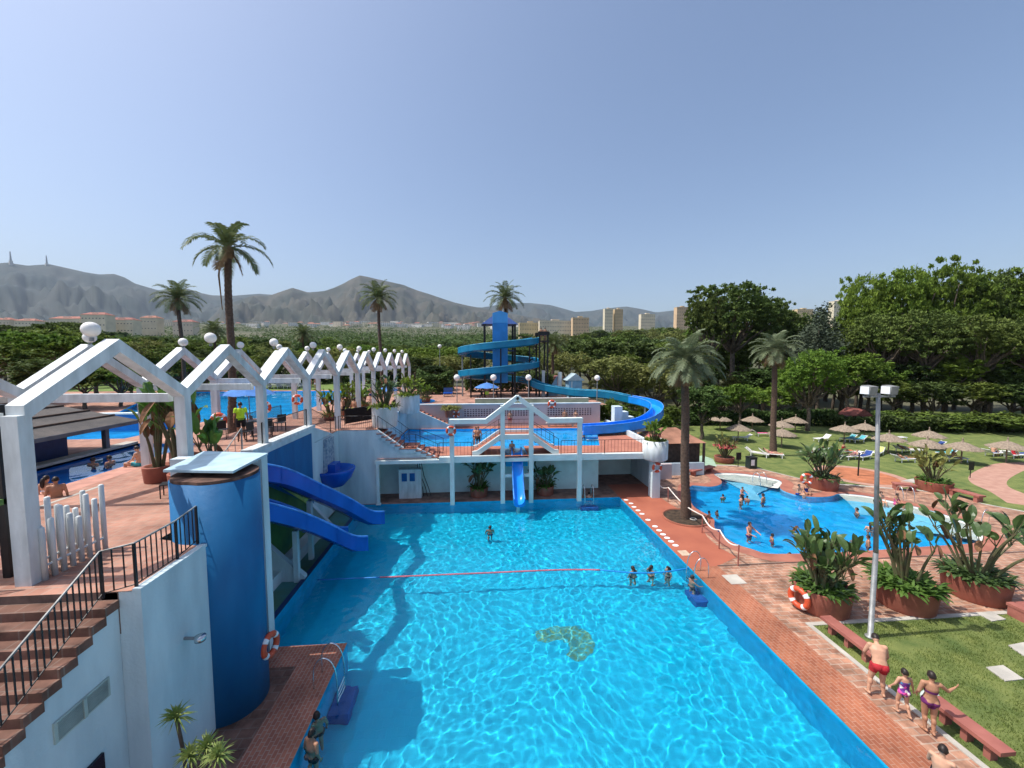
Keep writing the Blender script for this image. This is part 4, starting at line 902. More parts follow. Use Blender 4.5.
def tree(name, label, cat, lobes, clumps, per, ls, m, trunk_h, tr, seed, cr=.22, shell=.75, flat=1.0, bark=None, lean=(0, 0), group=None):
    t = thing(name, label, cat, (0, 0, 0), group); random.seed(seed)
    mb = MB(); top = Vector((lean[0], lean[1], trunk_h)); limb(mb, (0, 0, -.6), top, tr, tr * .65, .08)
    for l in lobes: limb(mb, top - Vector((0, 0, random.uniform(0, trunk_h * .2))), (l[0], l[1], l[2] - l[5] * .1), tr * .5, tr * .12)
    mb.build('trunk', bark or BARKD, t, True); cb = MB(); crown(cb, lobes, clumps, per, ls, cr, shell, seed, flat); cb.build('crown', m, t); return t
def lob(n, R_, z, hh, seed, rx=.5, top=0.0):
    random.seed(seed); out = [(0, 0, z + hh * .1, R_ * .62, R_ * .62, hh * .62)]
    for k in range(n):
        a = k * 2.4 + random.uniform(-.4, .4); d = R_ * random.uniform(.45, .72); q = R_ * random.uniform(.3, rx)
        out.append((math.cos(a) * d, math.sin(a) * d, z + random.uniform(-.45, .6) * hh * .7, q, q, hh * random.uniform(.25, .42)))
    return out
# prototypes, all 12 m tall so that they can be scaled
PT = {}
PT['broad'] = [Proto(tree('broadleaf_tree', 'x', 'tree', lob(9, 4.6, 7.3, 4.4, s), 150, 34, .30, LEAF, 4.2, .30, s)) for s in (11, 12, 13)]
PT['bright'] = [Proto(tree('broadleaf_tree', 'x', 'tree', lob(11, 5.2, 7.4, 4.4, s), 170, 34, .30, LEAFB, 4.0, .34, s, cr=.2)) for s in (21, 22)]
PT['dark'] = [Proto(tree('evergreen_tree', 'x', 'tree', lob(8, 4.2, 6.8, 5.0, s), 160, 36, .28, LEAFD, 3.5, .3, s)) for s in (31, 32)]
PT['olive'] = [Proto(tree('olive_green_tree', 'x', 'tree', lob(9, 4.8, 6.6, 5.2, s), 170, 34, .24, OLIVE, 3.0, .26, s, cr=.24)) for s in (41, 42)]
PT['pine'] = [Proto(tree('stone_pine', 'x', 'pine tree', lob(10, 5.0, 9.2, 2.6, s, .48), 170, 44, .22, PINE, 7.6, .32, s, cr=.26, flat=.6)) for s in (51, 52)]
PT['grey'] = [Proto(tree('feathery_pine', 'x', 'pine tree', [(0, 0, 7.5, 2.0, 2.0, 4.5), (1, .5, 6, 1.8, 1.8, 3), (-1, -.4, 8.2, 1.5, 1.5, 3), (.2, 0, 10.5, 1.0, 1.0, 1.8)], 150, 30, .17, GREYG, 5.0, .2, 61, cr=.3, shell=.5))]
# near, dense ones
PT['bigA'] = [Proto(tree('spreading_tree', 'x', 'tree', lob(22, 6.6, 7.2, 4.8, s, .36), 620, 46, .19, LEAFB, 3.6, .42, s, cr=.17, shell=.8, flat=.55)) for s in (71, 72)]
PT['bigB'] = [Proto(tree('tall_pine', 'x', 'pine tree', lob(20, 5.6, 8.0, 4.0, s, .36), 520, 50, .16, PINE, 5.6, .36, s, cr=.18, shell=.8, flat=.5)) for s in (81, 82)]
PT['shrub'] = [Proto(tree('round_shrub', 'x', 'shrub', lob(7, 6.0, 5.2, 6.0, s), 110, 34, .5, LEAF, 1.5, .3, s)) for s in (91, 92)]
def place_tree(kind, px, ytop, Y, label, wpx=None, group=None, rz=None, zg=None):
    q = Q(px, ytop, Y); g = ground(q.x, Y) if zg is None else zg
    if zg is None and Y < 60: g = 4.9 if q.x < 12.5 else 0
    hgt = max(3.0, q.z - g) * (1.17 if kind in ('bigA', 'bigB') else 1); s = hgt / 12.0; pr = random.choice(PT[kind]); rw = 1.0
    if wpx: base = {'broad': 4.9, 'bright': 5.5, 'dark': 4.5, 'olive': 5.1, 'pine': 5.4, 'grey': 2.6, 'bigA': 7.0, 'bigB': 6.0, 'shrub': 6.3}[kind]; rw = (wpx / F * Y) / (base * s)
    o = pr.put((q.x, Y, g), rz if rz is not None else random.uniform(0, 6.28), label, group, (s * rw, s * rw, s))
    return o
random.seed(5)
# right hand wall of big trees
BIG = [('bigA', 868, 279, 66, 34, 'bright green spreading tree at the left shoulder of the right hand tree wall'),
       ('bigA', 905, 272, 64, 44, 'broad bright green tree rising left of the highest crowns in the right tree wall'),
       ('bigA', 955, 269, 62, 46, 'highest bright green crown near the middle of the right hand tree wall'),
       ('bigB', 1000, 276, 60, 44, 'tall darker pine crown between the bright crowns of the right tree wall'),
       ('bigA', 1050, 272, 56, 60, 'large bright green tree cut off by the right edge of the picture'),
       ('bigB', 885, 318, 58, 40, 'dark layered pine below the left shoulder of the right tree wall'),
       ('bigB', 930, 316, 55, 44, 'dark layered pine in the middle tier of the tree wall, left of centre'),
       ('bigB', 985, 322, 52, 46, 'dark layered pine in the middle tier of the tree wall, right of centre'),
       ('bigB', 1040, 320, 50, 54, 'dark layered pine in the middle tier at the right edge'),
       ('bigB', 735, 289, 72, 52, 'huge dark umbrella pine standing alone behind the lawn, left of the tall pale palm'),
       ('bigB', 712, 298, 70, 30, 'smaller pine crown touching the left side of the huge umbrella pine'),
       ('bigB', 772, 303, 74, 30, 'pine crown touching the right side of the huge umbrella pine'),
       ('grey', 822, 304, 64, 24, 'thin grey green feathery pine left of the big tree wall'), ('grey', 838, 315, 68, 20, 'second grey green feathery pine just right of the thin one'),
       ('bigA', 812, 352, 47, 42, 'low light green pine with a pale slanting trunk behind the thatched parasols'),
       ('bright', 850, 345, 56, 34, 'bright green tree behind the low light green pine'),
       ('dark', 704, 378, 43, 32, 'small dark round tree beside the park path, behind the leaning palm'),
       ('bright', 742, 378, 50, 26, 'bright green clipped tree right of the small dark round tree'), ('bright', 722, 382, 53, 24, 'bright green tree half hidden behind the small dark round tree'),
       ('bright', 775, 382, 54, 26, 'bright green tree directly behind the far slim palm trunk'),
       ('dark', 795, 378, 58, 26, 'dark green tree right of the far slim palm'),
       ('olive', 655, 352, 58, 40, 'olive green bushy tree behind the bend of the long slide'), ('olive', 618, 348, 62, 44, 'olive green bushy tree behind the globe lamp beside the long slide'),
       ('olive', 685, 345, 70, 34, 'olive green tree left of the huge umbrella pine'),
       ('dark', 432, 362, 56, 26, 'dark round tree left of the spiral slide'), ('olive', 452, 350, 66, 30, 'olive green tree behind the left end of the spiral slide'),
       ('dark', 415, 352, 62, 22, 'dark tree beyond the far end of the pergola')]
BIG += [('bigB', 797, 318, 74, 30, 'tall pine filling the gap right of the umbrella pine group'), ('grey', 822, 312, 60, 26, 'feathery grey green pine in front of the gap beside the tree wall'), ('bigA', 846, 322, 66, 32, 'bright spreading tree closing the left end of the right tree wall'), ('dark', 862, 300, 72, 26, 'dark tree rising behind the left end of the right tree wall'),
       ('bright', 18, 322, 46, 40, 'bright green tree behind the bar roof at the left edge'), ('broad', 52, 314, 52, 32, 'highest bright tree left of the first pergola lamp'), ('bright', 92, 326, 48, 30, 'bright green tree behind the first pergola gable'),
       ('olive', 128, 336, 50, 26, 'olive green round tree behind the right leg of the first gable'), ('broad', 160, 346, 52, 22, 'small round tree at the foot of the dark full palm'), ('broad', -18, 326, 40, 44, 'leafy tree cut by the left edge'),
       ('dark', 40, 352, 38, 34, 'low dark tree between the bar roof and the first gable beam'), ('broad', 82, 358, 38, 28, 'low tree seen under the first gable, left part'), ('bright', 118, 362, 40, 26, 'low bright tree seen under the first gable, right part'), ('dark', 150, 366, 44, 24, 'low dark tree seen under the second gable'), ('broad', 180, 352, 56, 26, 'round tree behind the second gable'), ('dark', 205, 356, 60, 22, 'dark tree left of the tallest palm trunk')]
for k, px, yt, Y, wp, lb in BIG: place_tree(k, px, yt, Y, lb, wp)
for k_, (px_, yt_, Y_, kd_, wp_) in enumerate([(872, 350, 57, 'bright', 32), (915, 356, 56, 'dark', 36), (950, 348, 54, 'bright', 37), (990, 354, 53, 'dark', 39), (1030, 350, 52, 'bright', 41), (895, 373, 53, 'broad', 29), (935, 376, 51, 'dark', 32), (975, 374, 50, 'broad', 36), (1015, 376, 49, 'dark', 37), (845, 360, 60, 'dark', 27), (765, 360, 64, 'dark', 36), (700, 356, 66, 'dark', 30), (905, 335, 68, 'bigA', 36), (960, 335, 66, 'bigA', 37), (1020, 335, 64, 'bigA', 39)]):
    o_ = place_tree(kd_, px_, yt_, Y_, 'leafy understory tree filling the shade at the foot of the right hand tree wall', wp_, 'understory trees below the right tree wall')
# dark hedge and understory below the right tree wall
mb = MB(); random.seed(9)
def hedge(name, label, pts, hgt, dep, m, nl, ls, zb=None):
    t = thing(name, label, 'hedge', pts[0]); mb = MB()
    for a, b in zip(pts, pts[1:]):
        a = Vector(a); b = Vector(b); d = (b - a); k = Vector((-d.y, d.x, 0)).normalized(); n = int(nl * d.length)
        for _ in range(n):
            u = random.random(); s_ = random.uniform(-1, 1); hz_ = abs(random.random()) ** .6
            p = a + d * u + k * s_ * dep; bump = .75 + .3 * noise.noise(Vector((p.x * .45, p.y * .45, 1)))
            leafquad(mb, p + Vector((0, 0, hgt * hz_ * bump)), ls * random.uniform(.6, 1.3))
    mb.build('foliage', m, t); tb_ = MB()
    for a, b in zip(pts, pts[1:]):
        a = Vector(a); b = Vector(b)
        for k in range(6): q = a.lerp(b, (k + .5) / 6); tb_.tube([q, q + Vector((0, 0, hgt * .5))], .06, 5)
    tb_.build('stems', BARKD, t); return t
hedge('clipped_hedge', 'long dark hedge behind the thatched parasols at the foot of the tree wall', [(47, 47, 0), (66, 45, 0), (90, 41, 0)], 2.4, 1.6, LEAFD, 420, .26)
hedge('clipped_hedge', 'dark hedge behind the foot of the blue slide tower', [(-2, 53, 4.9), (10, 54, 4.9)], 3.2, 1.3, LEAFD, 380, .28)
hedge('low_hedge', 'dark hedge behind the lawn under the low light green pine', [(27, 53, 0), (40, 52, 0), (52, 50, 0)], 2.6, 1.2, LEAFD, 260, .28)
hedge('flower_hedge', 'leafy green bank of shrubs above the long slide, right of the lattice wall', [(12.8, 38.5, 3.2), (17, 41, 1.8), (22, 46, .6)], 2.1, 1.8, LEAFB, 420, .24)
hedge('clipped_hedge', 'dark trimmed hedge beyond the lawn of the big terrace pool', [(-70, 74, 4.9), (-35, 72, 4.9), (-14, 70, 4.9)], 2.6, 1.2, LEAFD, 90, .4)
hedge('clipped_hedge', 'dark clipped hedge behind the blue tub chairs left of the slide tower', [(-8, 50, 4.9), (-3.5, 50.5, 4.9)], 3.4, 1.2, LEAFD, 500, .26)
# shrubs
random.seed(15)
for px, yt, Y, wp, lb, zg in [(628, 396, 47, 12, 'green shrub behind the long slide near the hut', 2.5), (648, 398, 46, 13, 'green shrub right behind the highest bend of the long slide', 1.5), (612, 407, 38.5, 7, 'small shrub in front of the white corner blocks', 3),
       (672, 400, 50, 16, 'green shrub between the slide bend and the leaning palm', 0), (900, 411, 48, 30, 'dark shrub behind the parasols right of the lamp pole', 0), (940, 412, 46, 30, 'dark shrub behind the rightmost parasols', 0), (980, 410, 45, 34, 'dark shrub behind the parasol by the winding path', 0), (1015, 408, 44, 34, 'dark shrub at the right edge behind the last parasol', 0)]:
    place_tree('shrub', px, yt, Y, lb, wp, zg=zg)
# the wooded park: individual trees
random.seed(21)
def skyline(px):
    k = [(-60, 318), (0, 320), (35, 316), (60, 312), (85, 318), (110, 326), (200, 331), (240, 330), (330, 332), (345, 338), (480, 339), (540, 336), (600, 331), (640, 326), (690, 322), (850, 322), (900, 300), (1100, 300)]
    for (a, b), (c, d) in zip(k, k[1:]):
        if a <= px <= c: return b + (d - b) * (px - a) / (c - a)
    return 322
cnt = 0; GRP = 'trees of the wooded park beyond the pools'
LBK = {'broad': 'mid green round tree in the dense park wood beyond the pools', 'bright': 'brighter green spreading tree in the dense park wood beyond the pools', 'dark': 'dark green round tree in the dense park wood beyond the pools', 'olive': 'olive green bushy tree in the dense park wood beyond the pools', 'pine': 'flat topped pine in the dense park wood beyond the pools'}
bands = [(66, 42), (80, 44), (100, 44), (125, 40), (160, 36), (205, 32), (260, 26), (330, 22)]
for Yb, nb in bands:
    for i in range(nb):
        px = -40 + (i + random.uniform(.1, .9)) * (1100 / nb)
        if Yb < 90 and px > 840: continue
        Y = Yb * random.uniform(.93, 1.1); kind = random.choices(['broad', 'bright', 'dark', 'olive', 'pine'], [4, 1.5, 3, 3 if 560 < px < 800 else 1.5, 2])[0]
        q = Q(px, 357, Y); g = ground(q.x, Y); ymin = skyline(px) + random.expovariate(1 / 4.5)
        if 440 < px < 570 and Yb < 70: continue
        hmax = Q(px, ymin, Y).z - g
        if px > 560: hmax = Q(px, max(319, ymin - 3), Y).z - g
        want = random.uniform(8.5, 13) * (1.45 if px > 560 else 1.25 if px < 330 and Y > 120 else 1) if kind != 'pine' else random.uniform(11, 15)
        if Yb < 70: want = min(want, random.uniform(6, 9.5))
        if 95 <= Yb < 125: want = want * 1.2
        if Yb >= 125: want = min(hmax * random.uniform(.78, 1), 21)
        hgt = min(want, hmax)
        if hgt < 3: continue
        s = hgt / 12; rw = random.uniform(.95, 1.3) * (1.25 if hgt < 7 else 1)
        random.choice(PT[kind]).put((q.x, Y, g - .3), random.uniform(0, 6.28), LBK[kind], GRP + ', ' + kind + ' kind', (s * rw, s * rw, s)); cnt += 1
for i in range(46):
    px = 345 + i * 11.2 + random.uniform(-5, 5); Y = random.uniform(215, 330); kind = random.choice(['broad', 'olive', 'pine', 'dark', 'olive']); tp = (337 if px < 480 else 333 - (px - 480) * .05 if px < 600 else 323) + random.uniform(0, 6)
    q = Q(px, tp, Y); g = ground(q.x, Y); s = max(3, q.z - g) / 12
    if s > 2.1: continue
    random.choice(PT[kind]).put((q.x, Y, g - .3), random.uniform(0, 6.28), LBK[kind], GRP + ', ' + kind + ' kind', (s * 1.15, s * 1.15, s))
# near lawn blades
SLABS = [[tuple(G(a_, b_, 0))[:2] for a_, b_ in P_] for P_ in ([(986, 668), (1005, 682), (1024, 680), (1003, 666)], [(1008, 646), (1024, 657), (1040, 656), (1024, 643)], [(977, 614), (992, 622), (1006, 620), (990, 612)])]
mb = MB(); random.seed(71)
for _ in range(52000):
    y = random.uniform(5.2, 12.35); x = random.uniform(KX + .2, 21.5)
    if noise.noise(Vector((x * 1.2, y * 1.2, 2))) < random.uniform(-.5, .25): continue
    if any(pip(x, y, S_) for S_ in SLABS): continue
    a = random.uniform(0, 3.14); hgt = random.uniform(.03, .075); d = Vector((math.cos(a), math.sin(a), 0)) * .011; p = Vector((x, y, .004)); o = len(mb.v)
    mb.v += [p - d, p + d, p + Vector((random.uniform(-.03, .03), random.uniform(-.03, .03), hgt))]; mb.f.append((o, o + 1, o + 2))
o = mb.build('grass_blades', mat('grass blade', (.20, .25, .06), .8, .2, 1.3, col2=(.11, .16, .035), sub=.3)); o['kind'] = 'stuff'
# far woods reading as one mass
mb = MB(); random.seed(33)
for _ in range(26000):
    y = 250 * (2100 / 250) ** (random.random() ** .8); x = random.uniform(-1.35, 1.4) * y
    if noise.noise(Vector((x * .006, y * .004, 8))) < -.3 + max(0, y - 900) / 3000: continue
    g = ground(x, y); s = random.uniform(4, 9); h_ = random.uniform(6, 12)
    for k in range(7): leafquad(mb, Vector((x + random.uniform(-s, s) * .5, y + random.uniform(-s, s) * .5, g + random.uniform(.2, 1) * h_)), s * random.uniform(.12, .26), .8, .5)
o = mb.build('far_woods', LEAFD); o['kind'] = 'stuff'
for k in PT:
    for p in PT[k]: p.done()
# ---------------------------------------------------------------- palms
def palm(base, top, fr, nf, label, seed, trunk_r=.25, m=None, droop=1.0, skirt=8, nl=34, dead=True, lw=1.0):
    base = Vector(base); top = Vector(top); t = thing('palm_tree', label, 'palm tree', base); random.seed(seed); m = m or FROND
    P = [base - Vector((0, 0, .3))]; n = 10
    for k in range(1, n + 1):
        q = base.lerp(top, k / n); q += Vector((math.sin(k * .9 + seed), math.cos(k * .7 + seed), 0)) * trunk_r * .15; P.append(q)
    rr = [trunk_r * (1.3 - .25 * min(1, k / 2)) if k < 2 else trunk_r * (1.02 - .2 * k / n) for k in range(n + 1)]
    PP = spline(P, 8); R2 = []
    for i in range(len(PP)):
        u = i / (len(PP) - 1) * n; a = int(min(n - 1, u)); R2.append((rr[a] + (rr[a + 1] - rr[a]) * (u - a)) * (1 + (.07 if i % 2 else -.03)))
    tk = MB().tube(PP, R2, 12).build('trunk', BARK, t, True)
    MB().ball(top - Vector((0, 0, .15)), trunk_r * 1.4, 12, 8, (1, 1, 1.5)).build('crown_shaft', DRYF, tk)
    fm = MB(); dm = MB()
    for i in range(nf + skirt):
        isd = i >= nf
        a = i * 2.39996 + random.uniform(-.15, .15); u = (i + .5) / nf
        el = R(82 - 88 * u ** .85) if not isd else R(-35 - 25 * random.random())
        L = fr * random.uniform(.88, 1.1) * (1 if not isd else .75) * (.85 + .15 * math.sin(math.pi * min(1, u))); mb = dm if isd else fm
        d = Vector((math.cos(a) * math.cos(el), math.sin(a) * math.cos(el), math.sin(el))); p = top + Vector((0, 0, .1)); g = Vector((0, 0, -1)); pts = [p.copy()]; ds = [d.copy()]
        K = 12
        for k in range(K): d = (d + g * (.055 + .015 * k) * droop * (1 if not isd else .5)).normalized(); p = p + d * L / K; pts.append(p.copy()); ds.append(d.copy())
        mb.tube(pts[::2] if K > 8 else pts, [.035 * (1 - .8 * k / (K // 2)) for k in range(K // 2 + 1)], 4, False)
        for k in range(nl):
            s_ = .12 + .88 * k / nl; f = s_ * K; ii = min(K - 1, int(f)); p = pts[ii].lerp(pts[ii + 1], f - ii); d = ds[ii]
            side = d.cross(Vector((0, 0, 1))); side = side.normalized() if side.length > .01 else Vector((1, 0, 0)); upv = side.cross(d)
            ll = fr * .21 * (math.sin(math.pi * (s_ * .86 + .1)) ** .6) * random.uniform(.85, 1.1)
            for sg in (-1, 1):
                v = (side * sg * .9 + d * .55 + upv * random.uniform(.05, .4) - Vector((0, 0, .12 + .2 * s_))).normalized(); e = p + v * ll - Vector((0, 0, ll * .18)); mid = p + v * ll * .5 + Vector((0, 0, ll * .04))
                wv = d * fr * .0105 * lw; o = len(mb.v); mb.v += [p - wv * .6, mid - wv, e, mid + wv, p + wv * .6]; mb.f.append((o, o + 1, o + 2, o + 3, o + 4))
    fm.build('fronds', m, t)
    if skirt: dm.build('dead_fronds', DRYF, t)
    if dead:
        q = top + Vector((-trunk_r * 1.4, -.2, -.3)); MB().tube([q, q + Vector((-.15, 0, -1.2)), q + Vector((-.05, 0, -3.1))], [.03, .05, .02], 5).build('hanging_frond', DRYF, t)
    return t
b = Q(233, 430, 24); tp = Q(228, 250, 24)
palm((b.x, 24, 4.9), tp, 2.55, 15, 'tallest palm, with a sparse crown, rising through the left pergola', 4, .21, droop=1.35, skirt=2, lw=1.5)
for px, yt, Y, fr, lb, sd, zg in [(178, 300, 50, 3.1, 'dark full palm standing behind the pergola at the left', 3, 4.9), (378, 299, 54, 3.2, 'slim palm in front of the highest mountain peak', 5, 4.9), (505, 299, 56, 3.3, 'palm whose crown shows right above the slide tower', 6, 4.9)]:
    tp = Q(px, yt, Y); palm((tp.x + .3, Y, zg), tp, fr, 32, lb, sd, .22, dead=False, skirt=6, nl=26, lw=1.2)
palm((12.2, 21.8, 0), Q(685, 364, 21.6), 2.45, 38, 'nearest palm with a pale silvery crown, growing from a round opening in the red deck', 8, .25, FRONDG, skirt=7, dead=False, nl=44, lw=1.0, droop=1.15)
q = G(773, 456, 0); palm((q.x, q.y, 0), Q(775, 352, q.y), 2.75, 34, 'slim tall palm on the far lawn beside the thatched parasols', 9, .26, FRONDG, skirt=12, dead=False, nl=30, lw=1.1)
for px, yt, Y, lb, sd in [(214, 332, 74, 'small dark palm deep in the wood right of the tall palm', 14), (303, 335, 78, 'short palm in the wood left of the slim palm', 15), (700, 352, 66, 'feathery palm half hidden behind the nearest palm crown', 16), (553, 345, 62, 'dry brown palm behind the slide tower stairs', 17), (985, 352, 70, 'palm crown buried in the right tree wall', 18)]:
    tp = Q(px, yt, Y); palm((tp.x, Y, ground(tp.x, Y)), tp, 3.0, 34, lb, sd, .24, dead=False, skirt=6, nl=20, lw=1.6)
structure('palm_tree_pit', MB().lathe([(1.25, .01), (1.25, .03)], 30, (12.2, 21.8, 0)), SOIL)
t = MB(); t.torus((12.2, 21.8, .03), 1.27, .06, 34, 6); structure('palm_pit_rim', t, mat('red rim', (.30, .10, .06), .8))
# ---------------------------------------------------------------- giant bird of paradise planters
def blade(mb, p, d, L, W, droop=.5, fold=.35, n=7, up=Vector((0, 0, 1))):
    d = d.normalized(); pts = []; side = d.cross(up); side = side.normalized() if side.length > .05 else Vector((1, 0, 0)); a = random.uniform(-.9, .9); nn = side.cross(d); side = side * math.cos(a) + nn * math.sin(a)
    q = p.copy(); dd = d.copy(); o = len(mb.v)
    for k in range(n + 1):
        u = k / n; wv = W * (math.sin(math.pi * min(1, (u * .92 + .06))) ** .55) * (1 if u < .97 else .25); nrm = side.cross(dd).normalized()
        mb.v += [q - side * wv + nrm * wv * fold, q.copy(), q + side * wv + nrm * wv * fold * random.uniform(.7, 1.2)]
        dd = (dd - Vector((0, 0, droop * .28 * (u + .2)))).normalized(); q = q + dd * L / n
    for k in range(n):
        b_ = o + 3 * k
        mb.f += [(b_, b_ + 1, b_ + 4, b_ + 3), (b_ + 1, b_ + 2, b_ + 5, b_ + 4)]
def strelitzia(parent, c, stems, seed, hmax, spread, leafL=.72, m=None, dead=.15, W=.135, up=False):
    random.seed(seed); sm = MB(); lm = MB(); dm = MB(); c = Vector(c)
    for k in range(stems):
        a = random.uniform(0, 6.28); h_ = hmax * random.uniform(.45, 1.0); lean = spread * random.uniform(.2, 1.0); b_ = c + Vector((math.cos(a), math.sin(a), 0)) * spread * .3 * random.random()
        tp = b_ + Vector((math.cos(a) * lean, math.sin(a) * lean, h_ * .72)); P = [b_, b_.lerp(tp, .5) + Vector((0, 0, h_ * .08)), tp]
        sm.tube(spline(P, 3), [.06 - .03 * i / 6 for i in range(7)], 6)
        nl_ = random.randint(4, 6)
        for j in range(nl_):
            ph = a + (j % 2) * math.pi + random.uniform(-.5, .5); el = R(random.uniform(48, 86)) if up or random.random() < .8 else R(random.uniform(15, 45)); st = b_.lerp(tp, random.uniform(.85 if up else .6, 1)) + Vector((0, 0, .05))
            d = Vector((math.cos(ph) * math.cos(el), math.sin(ph) * math.cos(el), math.sin(el))); pe = st + d * random.uniform(.25, .6)
            sm.tube([st, pe], [.02, .013], 4, False); isd = random.random() < dead
            blade(dm if isd else lm, pe, d if not isd else Vector((d.x, d.y, -.7)), leafL * random.uniform(.6, 1.15), W * random.uniform(.75, 1.15), .9, .3)
    sm.build('stems', STEMG, parent); lm.build('leaves', m or BOP, parent)
    if dm.v: dm.build('dead_leaves', DRYL, parent)
def ferns(parent, c, rad, n, seed, m=FERN, hh=.35, L=.55):
    random.seed(seed); mb = MB(); c = Vector(c)
    for _ in range(n):
        a = random.uniform(0, 6.28); r_ = rad * math.sqrt(random.random()); p = c + Vector((math.cos(a) * r_, math.sin(a) * r_, 0)); b_ = random.uniform(0, 6.28)
        if r_ > rad * .75: b_ = a + random.uniform(-.8, .8)
        el = R(random.uniform(25, 75)); d = Vector((math.cos(b_) * math.cos(el), math.sin(b_) * math.cos(el), math.sin(el))); side = d.cross(Vector((0, 0, 1))).normalized(); LL = L * random.uniform(.6, 1.1); q = p.copy(); W_ = random.uniform(.04, .08)
        o = len(mb.v); K = 4
        for k in range(K + 1):
            ww = W_ * math.sin(math.pi * (k / K * .9 + .08)); mb.v += [q - side * ww, q + side * ww]; d = (d - Vector((0, 0, .32))).normalized(); q = q + d * LL / K
        for k in range(K): mb.f.append((o + 2 * k, o + 2 * k + 1, o + 2 * k + 3, o + 2 * k + 2))
    mb.build('ground_cover', m, parent)
def planter(c, r, h_, label, pot=TERRA, name='terracotta_planter', soil=True, group=None, flare=1.06):
    c = Vector(c); t = thing(name, label, 'planter', c, group)
    MB().lathe([(r * .93, 0), (r * .96, .04), (r * flare, h_ - .02), (r * flare, h_), (r * flare - .09, h_), (r * flare - .1, h_ - .12)], 40, c, True).build('pot', pot, t, True)
    if soil: MB().lathe([(r * .95, h_ - .14), (r * .4, h_ - .04), (.01, h_)], 20, c, False).build('soil', SOIL, t)
    return t
def front(px, py, r): p = G(px, py, 0); d = Vector((p.x, p.y, 0)).normalized(); return p + d * r
c = front(820, 619, .9); t = planter(c, .9, .9, 'terracotta tub of giant bird of paradise beside an orange life ring, nearest of the three', group='large terracotta tubs'); ferns(t, c + Vector((0, 0, .86)), .8, 330, 1, L=.42); strelitzia(t, c + Vector((0, 0, .8)), 30, 2, 2.3, 1.0, .58, dead=.05, W=.125)
ferns(t, c + Vector((0, 0, .86)), .7, 90, 19, BOP, L=.6)
c = front(903, 615, .92); t = planter(c, .92, .9, 'terracotta tub of giant bird of paradise between the other two, right behind the lamp pole', group='large terracotta tubs'); ferns(t, c + Vector((0, 0, .88)), .95, 620, 3, L=.5); strelitzia(t, c + Vector((0, 0, .8)), 15, 14, 3.3, 1.0, .58, dead=.06, up=True, W=.14)
c = front(973, 604, .95); t = planter(c, .95, .9, 'terracotta tub of giant bird of paradise nearest the right edge', group='large terracotta tubs'); ferns(t, c + Vector((0, 0, .88)), .9, 420, 5, BOP, L=.5); strelitzia(t, c + Vector((0, 0, .8)), 14, 6, 3.3, 1.4, .58, dead=.06, up=True, W=.14)
c = front(822, 491, .95); t = planter(c, .95, .9, 'terracotta tub of tall leafy plants at the far rim of the round pool', group='large terracotta tubs'); ferns(t, c + Vector((0, 0, .8)), .9, 200, 7, BOP); strelitzia(t, c + Vector((0, 0, .8)), 20, 8, 2.6, 1.2, .8, dead=0)
lifebuoy(G(806, 492, 0) + Vector((0, 0, .95)), (-.3, -1, 0), .42, 'orange life ring leaning on the tub at the far rim of the round pool')
p1 = front(820, 619, .9); lifebuoy(p1 + Vector((-1.02, -.12, .5)), (-1, -.25, 0), .42, 'orange life ring leaning on the nearest terracotta tub')
c = front(933, 493, .95); t = planter(c, .95, .7, 'terracotta tub of sparse leafy plants at the end of the far deck benches', group='large terracotta tubs'); strelitzia(t, c + Vector((0, 0, .6)), 12, 9, 2.6, .9, .6, dead=.1, m=OLIVE); ferns(t, c + Vector((0, 0, .65)), .8, 160, 10)
c = front(724, 464, .8); t = planter(c, .8, .5, 'low terracotta planter of pink flowering oleander behind the island bench', group=None); strelitzia(t, c + Vector((0, 0, .4)), 16, 11, 2.2, .8, .4, m=OLIVE, W=.08); ferns(t, c + Vector((0, 0, 1.4)), .9, 140, 12, FLOW, L=.3)
for px, lb, s_ in ((479, 'shaded tub with a tall leafy plant under the left side of the footbridge', 13), (545, 'shaded tub with a bushy plant under the right side of the footbridge', 14)):
    q = Q(px, 490, 26.6); t = planter((q.x, 26.6, 0), .6, .6, lb, group='tubs in the shaded underpass'); strelitzia(t, (q.x, 26.6, .55), 9, s_, 2.2 if px < 500 else 1.0, .7, .6, BOP); ferns(t, (q.x, 26.6, .6), .5, 80, s_)
t = bpy.data.objects[[o.name for o in bpy.data.objects if o.name.startswith('round_white_planter')][0]]
ferns(t, (11.9, 25.4, 3.85), .6, 260, 15, LEAFB, L=.4); strelitzia(t, (11.9, 25.4, 3.8), 14, 16, 1.3, .5, .4, LEAFB, 0, .1); ferns(t, (11.9, 25.4, 4.3), .55, 20, 17, FLOW, L=.2)
# white planters on the terrace
def wplant(px, py, Y, r, h_, lb, sd, ph, m=BOP, lim=False):
    q = Q(px, py, Y); z = 4.9; t = planter((q.x, Y, z), r, h_, lb, WHITE, 'white_planter', flare=1.0); strelitzia(t, (q.x, Y, z + h_ - .1), 18, sd, ph, r * .9, .5, m, .05, .1); ferns(t, (q.x, Y, z + h_), r, 160, sd + 1, LEAFB); return t
wplant(385, 424, 26.9, .85, 1.35, 'white round planter of tall greenery at the top of the front stair', 22, 2.6)
wplant(408, 408, 33.5, 1.0, 1.5, 'second white planter of bright greenery, farther back beside the upper pool wall', 24, 1.5, LEAFB)
q = Q(452, 398, 37.2); t = planter((q.x, 36.6, 4.0), .6, .8, 'brown bowl of bushy plants above the left end of the mauve wall'); ferns(t, (q.x, 36.6, 4.8), .8, 240, 27, OLIVE, L=.5)
MB().box(q.x - .3, q.x + .3, 36.35, 36.9, 3, 4.0).build('pedestal', WALLW, t)
lifebuoy(Q(456, 414, 36.1), (0, -1, 0), .36, 'orange life ring below the brown bowl at the left end of the mauve wall')
